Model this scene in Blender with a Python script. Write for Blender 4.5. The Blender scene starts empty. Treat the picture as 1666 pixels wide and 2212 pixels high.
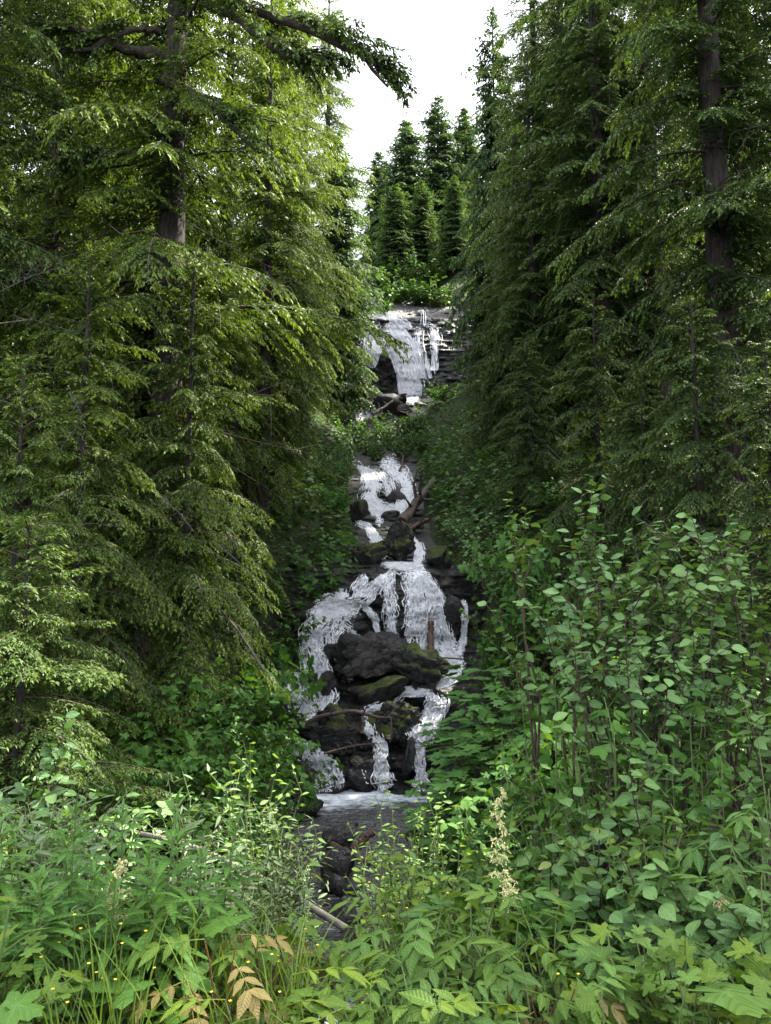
import bpy, bmesh, math, random
import numpy as np
from mathutils import Vector, Matrix, noise

# ------------------------------------------------------------------ camera, sky, sun, exposure
scene = bpy.context.scene
R = math.radians
W_PX, H_PX = 771.0, 1024.0
PITCH = R(7.0)
F_PX = 512.0 / math.tan(R(33.0))

cam_data = bpy.data.cameras.new('camera')
cam = bpy.data.objects.new('camera', cam_data)
scene.collection.objects.link(cam)
cam_data.sensor_fit = 'VERTICAL'
cam_data.sensor_height = 24.0
cam_data.lens = 12.0 / math.tan(R(33.0))
cam_data.clip_start = 0.05
cam_data.clip_end = 3000.0
cam.location = (0, 0, 0)
cam.rotation_euler = (R(90) + PITCH, 0, 0)
scene.camera = cam

SUN_AZ, SUN_EL = R(58.0), R(54.0)       # azimuth from straight ahead (+y), positive = to the right
world = bpy.data.worlds.new('World')
scene.world = world
world.use_nodes = True
wn, wl = world.node_tree.nodes, world.node_tree.links
wn.clear()
w_out = wn.new('ShaderNodeOutputWorld')
w_bg = wn.new('ShaderNodeBackground')
w_sky = wn.new('ShaderNodeTexSky')
w_sky.sky_type = 'NISHITA'
w_sky.sun_disc = False
w_sky.sun_elevation = SUN_EL
w_sky.sun_rotation = SUN_AZ
w_sky.air_density = 1.0
w_sky.dust_density = 6.0
w_sky.ozone_density = 1.0
w_bg.inputs['Strength'].default_value = 0.10
# thin bright veil of high cloud over the whole sky
w_tc = wn.new('ShaderNodeTexCoord')
w_no = wn.new('ShaderNodeTexNoise')
w_no.inputs['Scale'].default_value = 2.2
w_no.inputs['Detail'].default_value = 5.0
wl.new(w_tc.outputs['Generated'], w_no.inputs['Vector'])
w_mr = wn.new('ShaderNodeMapRange')
w_mr.inputs[1].default_value, w_mr.inputs[2].default_value = 0.3, 0.7
w_mr.inputs[3].default_value, w_mr.inputs[4].default_value = 0.55, 0.8
wl.new(w_no.outputs[0], w_mr.inputs[0])
w_mx = wn.new('ShaderNodeMix')
w_mx.data_type = 'RGBA'
w_mx.inputs[7].default_value = (7.2, 7.45, 7.9, 1)
wl.new(w_mr.outputs[0], w_mx.inputs[0])
wl.new(w_sky.outputs[0], w_mx.inputs[6])
wl.new(w_mx.outputs[2], w_bg.inputs['Color'])
wl.new(w_bg.outputs[0], w_out.inputs['Surface'])

sun_data = bpy.data.lights.new('sun', 'SUN')
sun_data.energy = 5.0
sun_data.angle = R(0.6)
sun_data.color = (1.0, 0.93, 0.80)
sun = bpy.data.objects.new('sun', sun_data)
scene.collection.objects.link(sun)
sun_dir = Vector((math.sin(SUN_AZ) * math.cos(SUN_EL), math.cos(SUN_AZ) * math.cos(SUN_EL), math.sin(SUN_EL)))
sun.rotation_euler = sun_dir.to_track_quat('Z', 'Y').to_euler()

vs = scene.view_settings
vs.view_transform = 'Standard'
vs.look = 'None'
vs.exposure = 2.48
vs.gamma = 1.0
vs.use_curve_mapping = False
cy = scene.cycles
cy.max_bounces = 4
cy.diffuse_bounces = 3
cy.glossy_bounces = 2
cy.use_fast_gi = True
cy.ao_bounces_render = 1
cy.ao_bounces = 1
cy.fast_gi_method = 'REPLACE'
world.light_settings.distance = 40.0
cy.transmission_bounces = 3
cy.transparent_max_bounces = 12
cy.caustics_reflective = False
cy.caustics_refractive = False

# ------------------------------------------------------------------ helpers
COL = scene.collection
rng = np.random.default_rng(7)
random.seed(7)
KPX = W_PX / 1666.0                      # photo measured on a 1666-pixel-wide view


def at(u, row, y):
    """World point seen at (u,row) of the 1666 x 2212 view, at forward distance y (numpy friendly)."""
    X = (np.asarray(u, float) * KPX - W_PX / 2) / F_PX
    Y = (H_PX / 2 - np.asarray(row, float) * KPX) / F_PX
    dy = math.cos(PITCH) - Y * math.sin(PITCH)
    dz = math.sin(PITCH) + Y * math.cos(PITCH)
    k = np.asarray(y, float) / dy
    return np.stack(np.broadcast_arrays(X * k, dy * k, dz * k), axis=-1)


def link(o):
    COL.objects.link(o)
    return o


def tag(o, label=None, cat=None, group=None, kind=None):
    if label: o['label'] = label
    if cat: o['category'] = cat
    if group: o['group'] = group
    if kind: o['kind'] = kind
    return o


def empty(name, loc, rz=0.0, s=1.0):
    o = bpy.data.objects.new(name, None)
    o.empty_display_size = 0.1
    o.location = tuple(float(c) for c in loc)
    o.rotation_euler = (0, 0, rz)
    o.scale = (s, s, s)
    return link(o)


def child(name, me, parent, mat=None):
    o = bpy.data.objects.new(name, me)
    if mat is not None and not me.materials:
        me.materials.append(mat)
    o.parent = parent
    return link(o)


def mesh_np(name, V, faces, mat=None, attrs=None, uv=None, smooth=False):
    """V (n,3); faces: list of int arrays, each (m,k) of one polygon size."""
    me = bpy.data.meshes.new(name)
    V = np.ascontiguousarray(V, dtype=np.float32)
    faces = [np.asarray(f, dtype=np.int32) for f in faces if len(f)]
    me.vertices.add(len(V))
    me.vertices.foreach_set('co', V.ravel())
    loops = np.concatenate([f.ravel() for f in faces])
    tot = np.concatenate([np.full(len(f), f.shape[1], np.int32) for f in faces])
    start = np.concatenate([[0], np.cumsum(tot)[:-1]]).astype(np.int32)
    me.loops.add(len(loops))
    me.loops.foreach_set('vertex_index', loops)
    me.polygons.add(len(tot))
    me.polygons.foreach_set('loop_start', start)
    if smooth:
        me.polygons.foreach_set('use_smooth', np.ones(len(tot), dtype=bool))
    if attrs:
        for k, v in attrs.items():
            a = me.attributes.new(k, 'FLOAT', 'POINT')
            a.data.foreach_set('value', np.ascontiguousarray(v, dtype=np.float32))
    if uv is not None:
        l = me.uv_layers.new(name='UVMap')
        l.data.foreach_set('uv', np.ascontiguousarray(uv[loops], dtype=np.float32).ravel())
    me.update(calc_edges=True)
    if mat is not None:
        me.materials.append(mat)
    return me


def norm(v):
    return v / np.maximum(np.linalg.norm(v, axis=-1, keepdims=True), 1e-9)


def frames(d, up):
    """Rotation matrices (n,3,3), columns x=d, z~up."""
    x = norm(d)
    y = norm(np.cross(up, x))
    z = np.cross(x, y)
    return np.stack([x, y, z], axis=-1)


def stamp(tmpl_v, tmpl_f, M, loc):
    """Repeat a template: M (n,3,3), loc (n,3). Returns V, list of faces."""
    n, k = len(M), len(tmpl_v)
    V = np.einsum('nij,kj->nki', M, tmpl_v) + loc[:, None, :]
    off = (np.arange(n) * k)[:, None, None]
    F = [(np.asarray(f)[None] + off).reshape(-1, np.asarray(f).shape[1]) for f in tmpl_f]
    return V.reshape(-1, 3), F


class MB:
    """collects pieces into one mesh"""
    def __init__(self): self.V, self.F, self.n, self.UV, self.A = [], {}, 0, [], []
    def add(self, V, F, uv=None, a=None):
        V = np.asarray(V, float)
        for f in F:
            f = np.asarray(f)
            if len(f): self.F.setdefault(f.shape[1], []).append(f + self.n)
        self.V.append(V); self.n += len(V)
        self.UV.append(np.zeros((len(V), 2)) if uv is None else uv)
        self.A.append(np.zeros(len(V)) if a is None else np.broadcast_to(a, (len(V),)))
        return self
    def mesh(self, name, mat=None, smooth=False, attr=None, uv=True):
        F = [np.concatenate(v) for v in self.F.values()]
        return mesh_np(name, np.concatenate(self.V), F, mat, {attr: np.concatenate(self.A)} if attr else None,
                       np.concatenate(self.UV) if uv else None, smooth)


def tube(P, r, sides=6):
    """tapered tube along points P (n,3) with radii r"""
    P = np.asarray(P, float); n = len(P)
    r = np.broadcast_to(np.asarray(r, float), (n,))
    T = np.gradient(P, axis=0); T = norm(T)
    ref = np.where(np.abs(T[:, 2:3]) > 0.9, np.array([[1., 0, 0]]), np.array([[0, 0, 1.]]))
    A = norm(np.cross(ref, T)); B = np.cross(T, A)
    ang = np.linspace(0, 2 * np.pi, sides, endpoint=False)
    V = P[:, None, :] + r[:, None, None] * (np.cos(ang)[None, :, None] * A[:, None, :] + np.sin(ang)[None, :, None] * B[:, None, :])
    i = np.arange(n - 1)[:, None] * sides; j = np.arange(sides)[None]; j2 = (j + 1) % sides
    q = np.stack([i + j, i + j2, i + sides + j2, i + sides + j], -1).reshape(-1, 4)
    uv = np.stack(np.broadcast_arrays(ang[None, :] / 6.283, np.linspace(0, 1, n)[:, None]), -1).reshape(-1, 2)
    return V.reshape(-1, 3), [q], uv


def bez(p0, p1, p2, n=8):
    t = np.linspace(0, 1, n)[:, None]
    return (1 - t) ** 2 * np.asarray(p0, float) + 2 * t * (1 - t) * np.asarray(p1, float) + t * t * np.asarray(p2, float)


def fbm(P, sc, octv=4, seed=0.0):
    o = Vector((seed * 13.7, seed * 7.3, seed * 3.1))
    return np.array([noise.fractal(Vector(p) * sc + o, 1.0, 2.0, octv) for p in np.asarray(P).reshape(-1, 3)])


# ------------------------------------------------------------------ materials
MATS = {}


def newmat(name):
    m = bpy.data.materials.new(name)
    m.use_nodes = True
    m.node_tree.nodes.clear()
    MATS[name] = m
    return m, m.node_tree.nodes, m.node_tree.links


def N(nodes, t, **kw):
    n = nodes.new(t)
    for k, v in kw.items():
        if k in n.inputs: n.inputs[k].default_value = v
        else: setattr(n, k, v)
    return n


def math_node(nodes, links, op, a, b=None, clamp=False):
    n = nodes.new('ShaderNodeMath'); n.operation = op; n.use_clamp = clamp
    for i, x in enumerate((a, b)):
        if x is None: continue
        if isinstance(x, (int, float)): n.inputs[i].default_value = x
        else: links.new(x, n.inputs[i])
    return n.outputs[0]


def mixcol(nodes, links, fac, a, b, blend='MIX'):
    n = nodes.new('ShaderNodeMix'); n.data_type = 'RGBA'; n.blend_type = blend
    for sock, x in ((n.inputs[0], fac), (n.inputs[6], a), (n.inputs[7], b)):
        if isinstance(x, (int, float)): sock.default_value = x
        elif isinstance(x, (tuple, list)): sock.default_value = (*x, 1.0) if len(x) == 3 else x
        else: links.new(x, sock)
    return n.outputs[2]


def ramp(nodes, links, fac, p0, p1):
    n = nodes.new('ShaderNodeMapRange'); n.clamp = True
    links.new(fac, n.inputs[0])
    n.inputs[1].default_value = p0; n.inputs[2].default_value = p1
    return n.outputs[0]


def leaf_mat(name, dark, light, tip=None, trans=0.32, rough=0.5, spec=0.16, veins=True, var=1.0, aged=None):
    m, ns, ls = newmat(name)
    out = N(ns, 'ShaderNodeOutputMaterial')
    oi = N(ns, 'ShaderNodeObjectInfo'); ge = N(ns, 'ShaderNodeNewGeometry')
    rnd = math_node(ns, ls, 'FRACT', math_node(ns, ls, 'ADD', oi.outputs['Random'], ge.outputs['Random Per Island']))
    col = mixcol(ns, ls, rnd, dark, light)
    no = N(ns, 'ShaderNodeTexNoise', Scale=1.3, Detail=2.0)
    ls.new(ge.outputs['Position'], no.inputs['Vector'])
    col = mixcol(ns, ls, math_node(ns, ls, 'MULTIPLY', ramp(ns, ls, no.outputs[0], 0.38, 0.66), 0.55 * var), col,
                 tuple(c * f for c, f in zip(light, (1.25, 1.15, 0.85))))
    if aged:
        old = math_node(ns, ls, 'GREATER_THAN', rnd, aged[1])
        col = mixcol(ns, ls, old, col, aged[0])
    if tip is not None:
        at_ = N(ns, 'ShaderNodeAttribute'); at_.attribute_name = 'tip'
        col = mixcol(ns, ls, at_.outputs['Fac'], col, tip)
    bump = None
    if veins:
        tc = N(ns, 'ShaderNodeUVMap')
        sp = N(ns, 'ShaderNodeSeparateXYZ'); ls.new(tc.outputs[0], sp.inputs[0])
        ay = math_node(ns, ls, 'ABSOLUTE', sp.outputs['Y'])
        mid = math_node(ns, ls, 'LESS_THAN', ay, 0.035)
        ph = math_node(ns, ls, 'SUBTRACT', math_node(ns, ls, 'MULTIPLY', sp.outputs['X'], 58.0), math_node(ns, ls, 'MULTIPLY', ay, 46.0))
        wv = math_node(ns, ls, 'SINE', ph)
        vein = math_node(ns, ls, 'MAXIMUM', mid, math_node(ns, ls, 'MULTIPLY', math_node(ns, ls, 'GREATER_THAN', wv, 0.86), 0.5))
        col = mixcol(ns, ls, math_node(ns, ls, 'MULTIPLY', vein, 0.22), col, tuple(min(1, c * 1.9 + 0.02) for c in light))
        b = N(ns, 'ShaderNodeBump', Strength=0.35, Distance=0.004)
        ls.new(wv, b.inputs['Height'])
        bump = b.outputs[0]
    pr = N(ns, 'ShaderNodeBsdfPrincipled')
    pr.inputs['Roughness'].default_value = rough
    pr.inputs['Specular IOR Level'].default_value = spec
    ls.new(col, pr.inputs['Base Color'])
    tr = N(ns, 'ShaderNodeBsdfTranslucent')
    ls.new(mixcol(ns, ls, 1.0, col, (1.5, 1.45, 0.55), 'MULTIPLY'), tr.inputs['Color'])
    if bump:
        ls.new(bump, pr.inputs['Normal'])
    mx = N(ns, 'ShaderNodeMixShader', Fac=trans)
    ls.new(pr.outputs[0], mx.inputs[1]); ls.new(tr.outputs[0], mx.inputs[2])
    ls.new(mx.outputs[0], out.inputs['Surface'])
    return m


def rough_mat(name, a, b, scale=6.0, rough=0.85, bump=0.4, dist=0.03, stretch=(1, 1, 1), moss=None, spec=0.3, detail=6.0, extra=None, mossbias=0.0, coord='Object', crack=0.0):
    m, ns, ls = newmat(name)
    out = N(ns, 'ShaderNodeOutputMaterial'); pr = N(ns, 'ShaderNodeBsdfPrincipled')
    tc = N(ns, 'ShaderNodeTexCoord'); mp = N(ns, 'ShaderNodeMapping')
    mp.inputs['Scale'].default_value = stretch
    ls.new(tc.outputs[coord], mp.inputs[0])
    no = N(ns, 'ShaderNodeTexNoise', Scale=scale, Detail=detail, Roughness=0.62)
    ls.new(mp.outputs[0], no.inputs['Vector'])
    f = ramp(ns, ls, no.outputs[0], 0.34, 0.66)
    col = mixcol(ns, ls, f, a, b)
    no2 = N(ns, 'ShaderNodeTexNoise', Scale=scale * 0.23, Detail=3.0)
    ls.new(mp.outputs[0], no2.inputs['Vector'])
    if extra:
        col = mixcol(ns, ls, math_node(ns, ls, 'MULTIPLY', ramp(ns, ls, no2.outputs[0], 0.5, 0.66), 0.8), col, extra)
    pr.inputs['Roughness'].default_value = rough
    pr.inputs['Specular IOR Level'].default_value = spec
    if moss:
        ge = N(ns, 'ShaderNodeNewGeometry'); sp = N(ns, 'ShaderNodeSeparateXYZ')
        ls.new(ge.outputs['Normal'], sp.inputs[0])
        n3 = N(ns, 'ShaderNodeTexNoise', Scale=scale * 0.5, Detail=5.0)
        ls.new(tc.outputs[coord], n3.inputs['Vector'])
        v = math_node(ns, ls, 'ADD', math_node(ns, ls, 'MULTIPLY', sp.outputs['Z'], 0.55), math_node(ns, ls, 'MULTIPLY', n3.outputs[0], 1.3))
        mf = ramp(ns, ls, v, 0.92 - mossbias, 1.06 - mossbias)
        n4 = N(ns, 'ShaderNodeTexNoise', Scale=scale * 5, Detail=3.0)
        ls.new(tc.outputs[coord], n4.inputs['Vector'])
        mc = mixcol(ns, ls, ramp(ns, ls, n4.outputs[0], 0.35, 0.65), tuple(c * 0.45 for c in moss), moss)
        col = mixcol(ns, ls, mf, col, mc)
        ls.new(mixcol(ns, ls, mf, (rough,) * 3, (0.95,) * 3), pr.inputs['Roughness'])
    ls.new(col, pr.inputs['Base Color'])
    bp = N(ns, 'ShaderNodeBump', Strength=bump, Distance=dist)
    hgt = no.outputs[0]
    if crack:
        fine = N(ns, 'ShaderNodeTexNoise', Scale=scale * 6, Detail=6.0, Roughness=0.7); ls.new(mp.outputs[0], fine.inputs['Vector'])
        wob = N(ns, 'ShaderNodeVectorMath'); wob.operation = 'MULTIPLY_ADD'
        ls.new(no.outputs['Color'], wob.inputs[0]); wob.inputs[1].default_value = (0.35, 0.35, 0.35); ls.new(mp.outputs[0], wob.inputs[2])
        vo = N(ns, 'ShaderNodeTexVoronoi', Scale=scale * 0.9); vo.feature = 'DISTANCE_TO_EDGE'; ls.new(wob.outputs[0], vo.inputs['Vector'])
        cr = ramp(ns, ls, vo.outputs['Distance'], 0.0, 0.07)
        hgt = math_node(ns, ls, 'ADD', math_node(ns, ls, 'ADD', hgt, math_node(ns, ls, 'MULTIPLY', fine.outputs[0], 0.45)), math_node(ns, ls, 'MULTIPLY', cr, crack))
    ls.new(hgt, bp.inputs['Height'])
    ls.new(bp.outputs[0], pr.inputs['Normal'])
    ls.new(pr.outputs[0], out.inputs['Surface'])
    return m


M_needle = leaf_mat('hemlock_needles', (0.026, 0.048, 0.015), (0.049, 0.085, 0.019), tip=(0.130, 0.195, 0.028), trans=0.33, rough=0.6, spec=0.25, veins=False)
M_needle_shaded = leaf_mat('hemlock_needles_painted_shade', (0.019, 0.039, 0.017), (0.036, 0.069, 0.023), tip=(0.098, 0.162, 0.030), trans=0.28, rough=0.6, spec=0.25, veins=False)  # needle colour darkened and blued to put the stand's shade into it
M_needle_yel = leaf_mat('young_hemlock_needles', (0.024, 0.052, 0.012), (0.046, 0.084, 0.016), tip=(0.090, 0.150, 0.022), trans=0.3, rough=0.6, spec=0.25, veins=False)
M_needle_far = leaf_mat('distant_hemlock_needles', (0.019, 0.041, 0.023), (0.034, 0.066, 0.031), tip=(0.080, 0.140, 0.045), trans=0.33, rough=0.7, spec=0.2, veins=False)
M_alder = leaf_mat('alder_leaf', (0.041, 0.111, 0.032), (0.123, 0.239, 0.071), trans=0.26, rough=0.42, spec=0.45, aged=((0.15, 0.19, 0.035), 0.988))
M_berry = leaf_mat('salmonberry_leaf', (0.033, 0.097, 0.018), (0.068, 0.157, 0.028), trans=0.30, rough=0.5)
M_club = leaf_mat('devils_club_leaf', (0.042, 0.119, 0.026), (0.074, 0.176, 0.040), trans=0.3, rough=0.5)
M_willow = leaf_mat('willow_leaf', (0.067, 0.109, 0.054), (0.120, 0.171, 0.089), trans=0.22, rough=0.5, spec=0.22)
M_willow2 = leaf_mat('round_willow_leaf', (0.072, 0.138, 0.040), (0.124, 0.209, 0.056), trans=0.3, rough=0.45)
M_fire = leaf_mat('fireweed_leaf', (0.043, 0.119, 0.024), (0.081, 0.180, 0.034), trans=0.3, rough=0.5, spec=0.2)
M_goat = leaf_mat('goatsbeard_leaf', (0.057, 0.123, 0.021), (0.104, 0.180, 0.033), trans=0.32, rough=0.5)
M_rust = leaf_mat('bronze_young_leaf', (0.150, 0.140, 0.050), (0.235, 0.190, 0.080), trans=0.3, rough=0.5)
M_pale = leaf_mat('pale_palmate_leaf', (0.084, 0.166, 0.036), (0.124, 0.218, 0.046), trans=0.3, rough=0.5)
M_elder = leaf_mat('elder_leaf', (0.046, 0.109, 0.025), (0.079, 0.157, 0.036), trans=0.3, rough=0.45)
M_lime = leaf_mat('lime_leaf', (0.096, 0.166, 0.024), (0.153, 0.228, 0.034), trans=0.35, rough=0.5)
M_grass = leaf_mat('grass_blade', (0.072, 0.142, 0.021), (0.135, 0.214, 0.036), trans=0.35, rough=0.5, veins=False)
M_cover = leaf_mat('ground_cover_leaf', (0.029, 0.078, 0.023), (0.064, 0.130, 0.037), trans=0.28, rough=0.55, veins=False)
M_stem = rough_mat('green_stem', (0.07, 0.11, 0.03), (0.11, 0.15, 0.05), 30, 0.6, 0.1, 0.002)
M_twig = rough_mat('brown_twig', (0.035, 0.026, 0.018), (0.075, 0.055, 0.038), 30, 0.85, 0.3, 0.004)
M_redstem = rough_mat('reddish_stem', (0.10, 0.045, 0.022), (0.16, 0.075, 0.035), 30, 0.6, 0.1, 0.002)
M_bark = rough_mat('hemlock_bark', (0.012, 0.010, 0.009), (0.058, 0.048, 0.041), 11, 0.92, 1.0, 0.05, stretch=(1.6, 1.6, 0.28))
M_barkmoss = rough_mat('mossy_limb_bark', (0.022, 0.018, 0.013), (0.06, 0.05, 0.036), 9, 0.95, 1.0, 0.05, moss=(0.07, 0.075, 0.014))
M_deadtwig = rough_mat('dead_grey_twig', (0.05, 0.043, 0.036), (0.11, 0.098, 0.085), 20, 0.9, 0.3, 0.01)
M_soil = rough_mat('forest_soil', (0.008, 0.007, 0.005), (0.022, 0.018, 0.012), 2.2, 0.95, 0.8, 0.08, moss=(0.028, 0.048, 0.010), mossbias=0.1)
M_rock = rough_mat('wet_dark_rock', (0.006, 0.006, 0.006), (0.030, 0.027, 0.025), 3.4, 0.42, 1.0, 0.09, stretch=(1, 1, 1.9), spec=0.45, extra=(0.032, 0.029, 0.027), detail=9.0, crack=0.5)
M_rockgrey = rough_mat('grey_slab_rock', (0.022, 0.021, 0.022), (0.115, 0.110, 0.108), 2.2, 0.5, 1.0, 0.14, stretch=(1, 1, 2.2), spec=0.4, extra=(0.030, 0.028, 0.028), detail=9.0, crack=0.4)
M_mossrock = rough_mat('mossy_rock', (0.006, 0.006, 0.006), (0.030, 0.027, 0.024), 3.6, 0.5, 1.0, 0.08, spec=0.4, moss=(0.066, 0.086, 0.012), mossbias=0.06, detail=9.0, crack=0.5)
M_streamrock = rough_mat('stream_boulder', (0.020, 0.018, 0.018), (0.070, 0.063, 0.060), 5.0, 0.45, 0.9, 0.05, spec=0.5, detail=9.0, crack=0.4)
M_log = rough_mat('weathered_log', (0.045, 0.034, 0.026), (0.15, 0.118, 0.092), 12, 0.8, 0.9, 0.03, stretch=(3, 0.35, 3))
M_darklog = rough_mat('wet_dark_log', (0.022, 0.016, 0.012), (0.075, 0.055, 0.040), 12, 0.6, 0.9, 0.03, stretch=(3, 0.35, 3), spec=0.5)
M_redlog = rough_mat('reddish_driftwood', (0.035, 0.020, 0.014), (0.125, 0.078, 0.056), 14, 0.7, 0.8, 0.02, stretch=(3, 0.35, 3))
M_pole = rough_mat('smooth_grey_bark', (0.09, 0.088, 0.065), (0.17, 0.165, 0.125), 16, 0.75, 0.3, 0.006)
M_cream = rough_mat('cream_blossom', (0.62, 0.60, 0.22), (0.76, 0.73, 0.36), 60, 0.7, 0.2, 0.002)
M_yellow = rough_mat('yellow_petal', (0.75, 0.50, 0.02), (0.85, 0.62, 0.05), 60, 0.5, 0.1, 0.002)

# ------------------------------------------------------------------ terrain
STREAM_Y = [-50, 6, 10.8, 15, 17.4, 18.2, 19.9, 22.0, 26, 30, 34, 40, 46, 49, 51, 53, 56, 60, 75, 100, 150, 400]
STREAM_Z = [-5.0, -4.9, -4.72, -4.3, -3.95, -3.3, -1.2, 1.0, 2.1, 3.4, 5.0, 7.4, 10.4, 11.4, 12.6, 13.8, 20.9, 23.5, 32.5, 38, 48, 60]
STREAM_U = [(-50, 700), (10.8, 700), (15, 730), (17.4, 790), (19.9, 800), (22, 850), (27, 850), (34, 830), (41, 830), (47, 790), (53, 850), (57, 880), (400, 880)]


def stream_z(y): return np.interp(y, STREAM_Y, STREAM_Z)


def stream_x(y):
    u = np.interp(y, [a for a, b in STREAM_U], [b for a, b in STREAM_U])
    yy = np.clip(y, 8, 60)
    return (u * KPX - W_PX / 2) / F_PX * yy


def stream_hw(y): return np.interp(y, [0, 10, 15, 18, 20, 22, 26, 34, 45, 52, 56, 70], [0.6, 0.8, 1.4, 2.7, 3.1, 2.5, 1.4, 1.5, 1.5, 4.4, 4.6, 1.5])


def smooth01(a, b, x):
    t = np.clip((x - a) / (b - a), 0, 1)
    return t * t * (3 - 2 * t)


def ground_z(x, y):
    x = np.asarray(x, float); y = np.asarray(y, float)
    d = np.maximum(np.abs(x - stream_x(y)) - stream_hw(y), 0)
    bank = 1.1 * (1 - np.exp(-d / 1.3)) + 0.34 * np.minimum(d, 26) + 0.10 * np.maximum(d - 26, 0)
    bank = bank * smooth01(4, 17, y)
    z = stream_z(y) + bank + 0.25 * np.sin(x * 0.9 + y * 0.37) * np.minimum(d, 1) + 0.18 * np.sin(x * 2.1 - y * 1.3) * np.minimum(d, 1)
    inside = (d <= 0) & (y > 9)
    z = np.where(inside, z - np.interp(y, [9, 16, 17.6, 23, 25, 48, 51, 57, 60], [0.45, 0.45, 1.1, 1.1, 0.5, 0.5, 2.4, 2.4, 0.5]), z)
    shoulder = np.where(y < 3.3, -1.72 - 0.02 * np.sin(x * 3), -1.72 - 0.62 * (y - 3.3))
    shoulder = np.where(y > 9, -99, shoulder)
    return np.maximum(z, shoulder)


def graded(a, b, fine_a, fine_b, step, grow=1.18):
    xs = list(np.arange(fine_a, fine_b + 1e-6, step))
    s = step
    while xs[-1] < b: s *= grow; xs.append(min(xs[-1] + s, b))
    s = step; lo = [xs[0]]
    while lo[-1] > a: s *= grow; lo.append(max(lo[-1] - s, a))
    return np.array(lo[:0:-1] + xs)


gx = graded(-420, 420, -16, 16, 0.30)
gy = graded(-60, 520, -1, 60, 0.34)
GX, GY = np.meshgrid(gx, gy)
GZ = ground_z(GX, GY)
GZ += fbm(np.stack([GX, GY, GX * 0], -1), 0.7, 3, 1.0).reshape(GX.shape) * 0.16 * (np.abs(GX) < 60)
nx, ny = len(gx), len(gy)
ii = (np.arange(ny - 1)[:, None] * nx + np.arange(nx - 1)[None]).ravel()
quads = np.stack([ii, ii + 1, ii + nx + 1, ii + nx], -1)
g = link(bpy.data.objects.new('ground', mesh_np('ground', np.stack([GX, GY, GZ], -1).reshape(-1, 3), [quads], M_soil, smooth=True)))
tag(g, kind='structure')

# ------------------------------------------------------------------ conifers
TW_V = np.array([[0, 0, 0], [0.42, 0.5, -0.05], [1, 0, -0.16], [0.42, -0.5, -0.05]], float)
TW_F = [np.array([[0, 1, 2], [0, 2, 3]])]


def make_bough(L, r, sp2, sp3, tw, droop=0.42, rise=0.20, thick=0.03):
    """Twigs of one drooping spray, along +x. Returns pos, dir, len, tip, and the axis points."""
    P, D, Ln, T = [], [], [], []
    bend = r.normal(0, 0.07)
    def axis(s): return np.stack([L * s, L * bend * s * s, L * (rise * s - droop * s * s)], -1)
    def adir(s): return norm(np.stack([np.ones_like(s), 2 * bend * s, rise - 2 * droop * s], -1))
    s = np.arange(max(0.05, min(0.2 / L, 0.3)), 0.985, min(sp2 / L, 0.3))
    clump = 0.75 + 0.35 * np.sin(s * L * 4.0 + r.uniform(0, 6))
    for k, s0 in enumerate(s):
        for side in (-1, 1):
            if r.random() < 0.08: continue
            sj = np.clip(s0 + r.normal(0, 0.25) * sp2 / L, 0.02, 0.99)
            p0 = axis(np.array(sj)); d0 = adir(np.array(sj))
            l = (L * 0.42 * (1 - sj) ** 0.7 * min(1, sj / 0.16) ** 0.6 + tw * 0.8) * clump[k] * r.uniform(0.6, 1.15)
            a = R(60 - 22 * sj) + r.normal(0, 0.12)
            lat = np.array([-d0[1], d0[0], 0.0]); lat /= np.linalg.norm(lat)
            d2 = d0 * math.cos(a) + side * lat * math.sin(a) + np.array([0, 0, r.normal(0.06, 0.10)])
            d2 /= np.linalg.norm(d2)
            q = np.arange(sp3 * 0.5, l, sp3)
            if len(q) == 0: q = np.array([l * 0.5])
            qq = q / l
            pts = p0 + d2 * q[:, None]; pts[:, 2] -= 0.50 * l * qq ** 2
            pts += r.normal(0, thick * 0.4, pts.shape)
            dd = norm(d2[None] + np.stack([qq * 0, qq * 0, -1.0 * qq], -1))
            up = np.array([0, 0, 1.0]); w = norm(np.cross(up, dd))
            for sd in (-1, 1):
                b = R(46) * sd * r.uniform(0.7, 1.2, len(q))
                tdir = dd * np.cos(b)[:, None] + w * np.sin(b)[:, None]
                tdir[:, 2] += r.normal(-0.10, 0.20, len(q))
                P.append(pts); D.append(norm(tdir))
                Ln.append(tw * r.uniform(0.65, 1.25, len(q)) * (1 - 0.25 * qq))
                T.append(np.clip(0.9 * qq + 0.5 * sj - 0.55 + r.normal(0, 0.22, len(q)), 0, 1))
            P.append(pts[-1:]); D.append(dd[-1:]); Ln.append(np.array([tw * 1.1])); T.append(np.array([min(1, 0.5 + 0.4 * sj)]))
    return np.concatenate(P), np.concatenate(D), np.concatenate(Ln), np.concatenate(T), axis(np.linspace(0, 1, 7))


def rot_az_el(az, el):
    ca, sa, ce, se = math.cos(az), math.sin(az), math.cos(el), math.sin(el)
    return np.array([[ca * ce, -sa, -ca * se], [sa * ce, ca, -sa * se], [se, 0, ce]])


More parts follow.
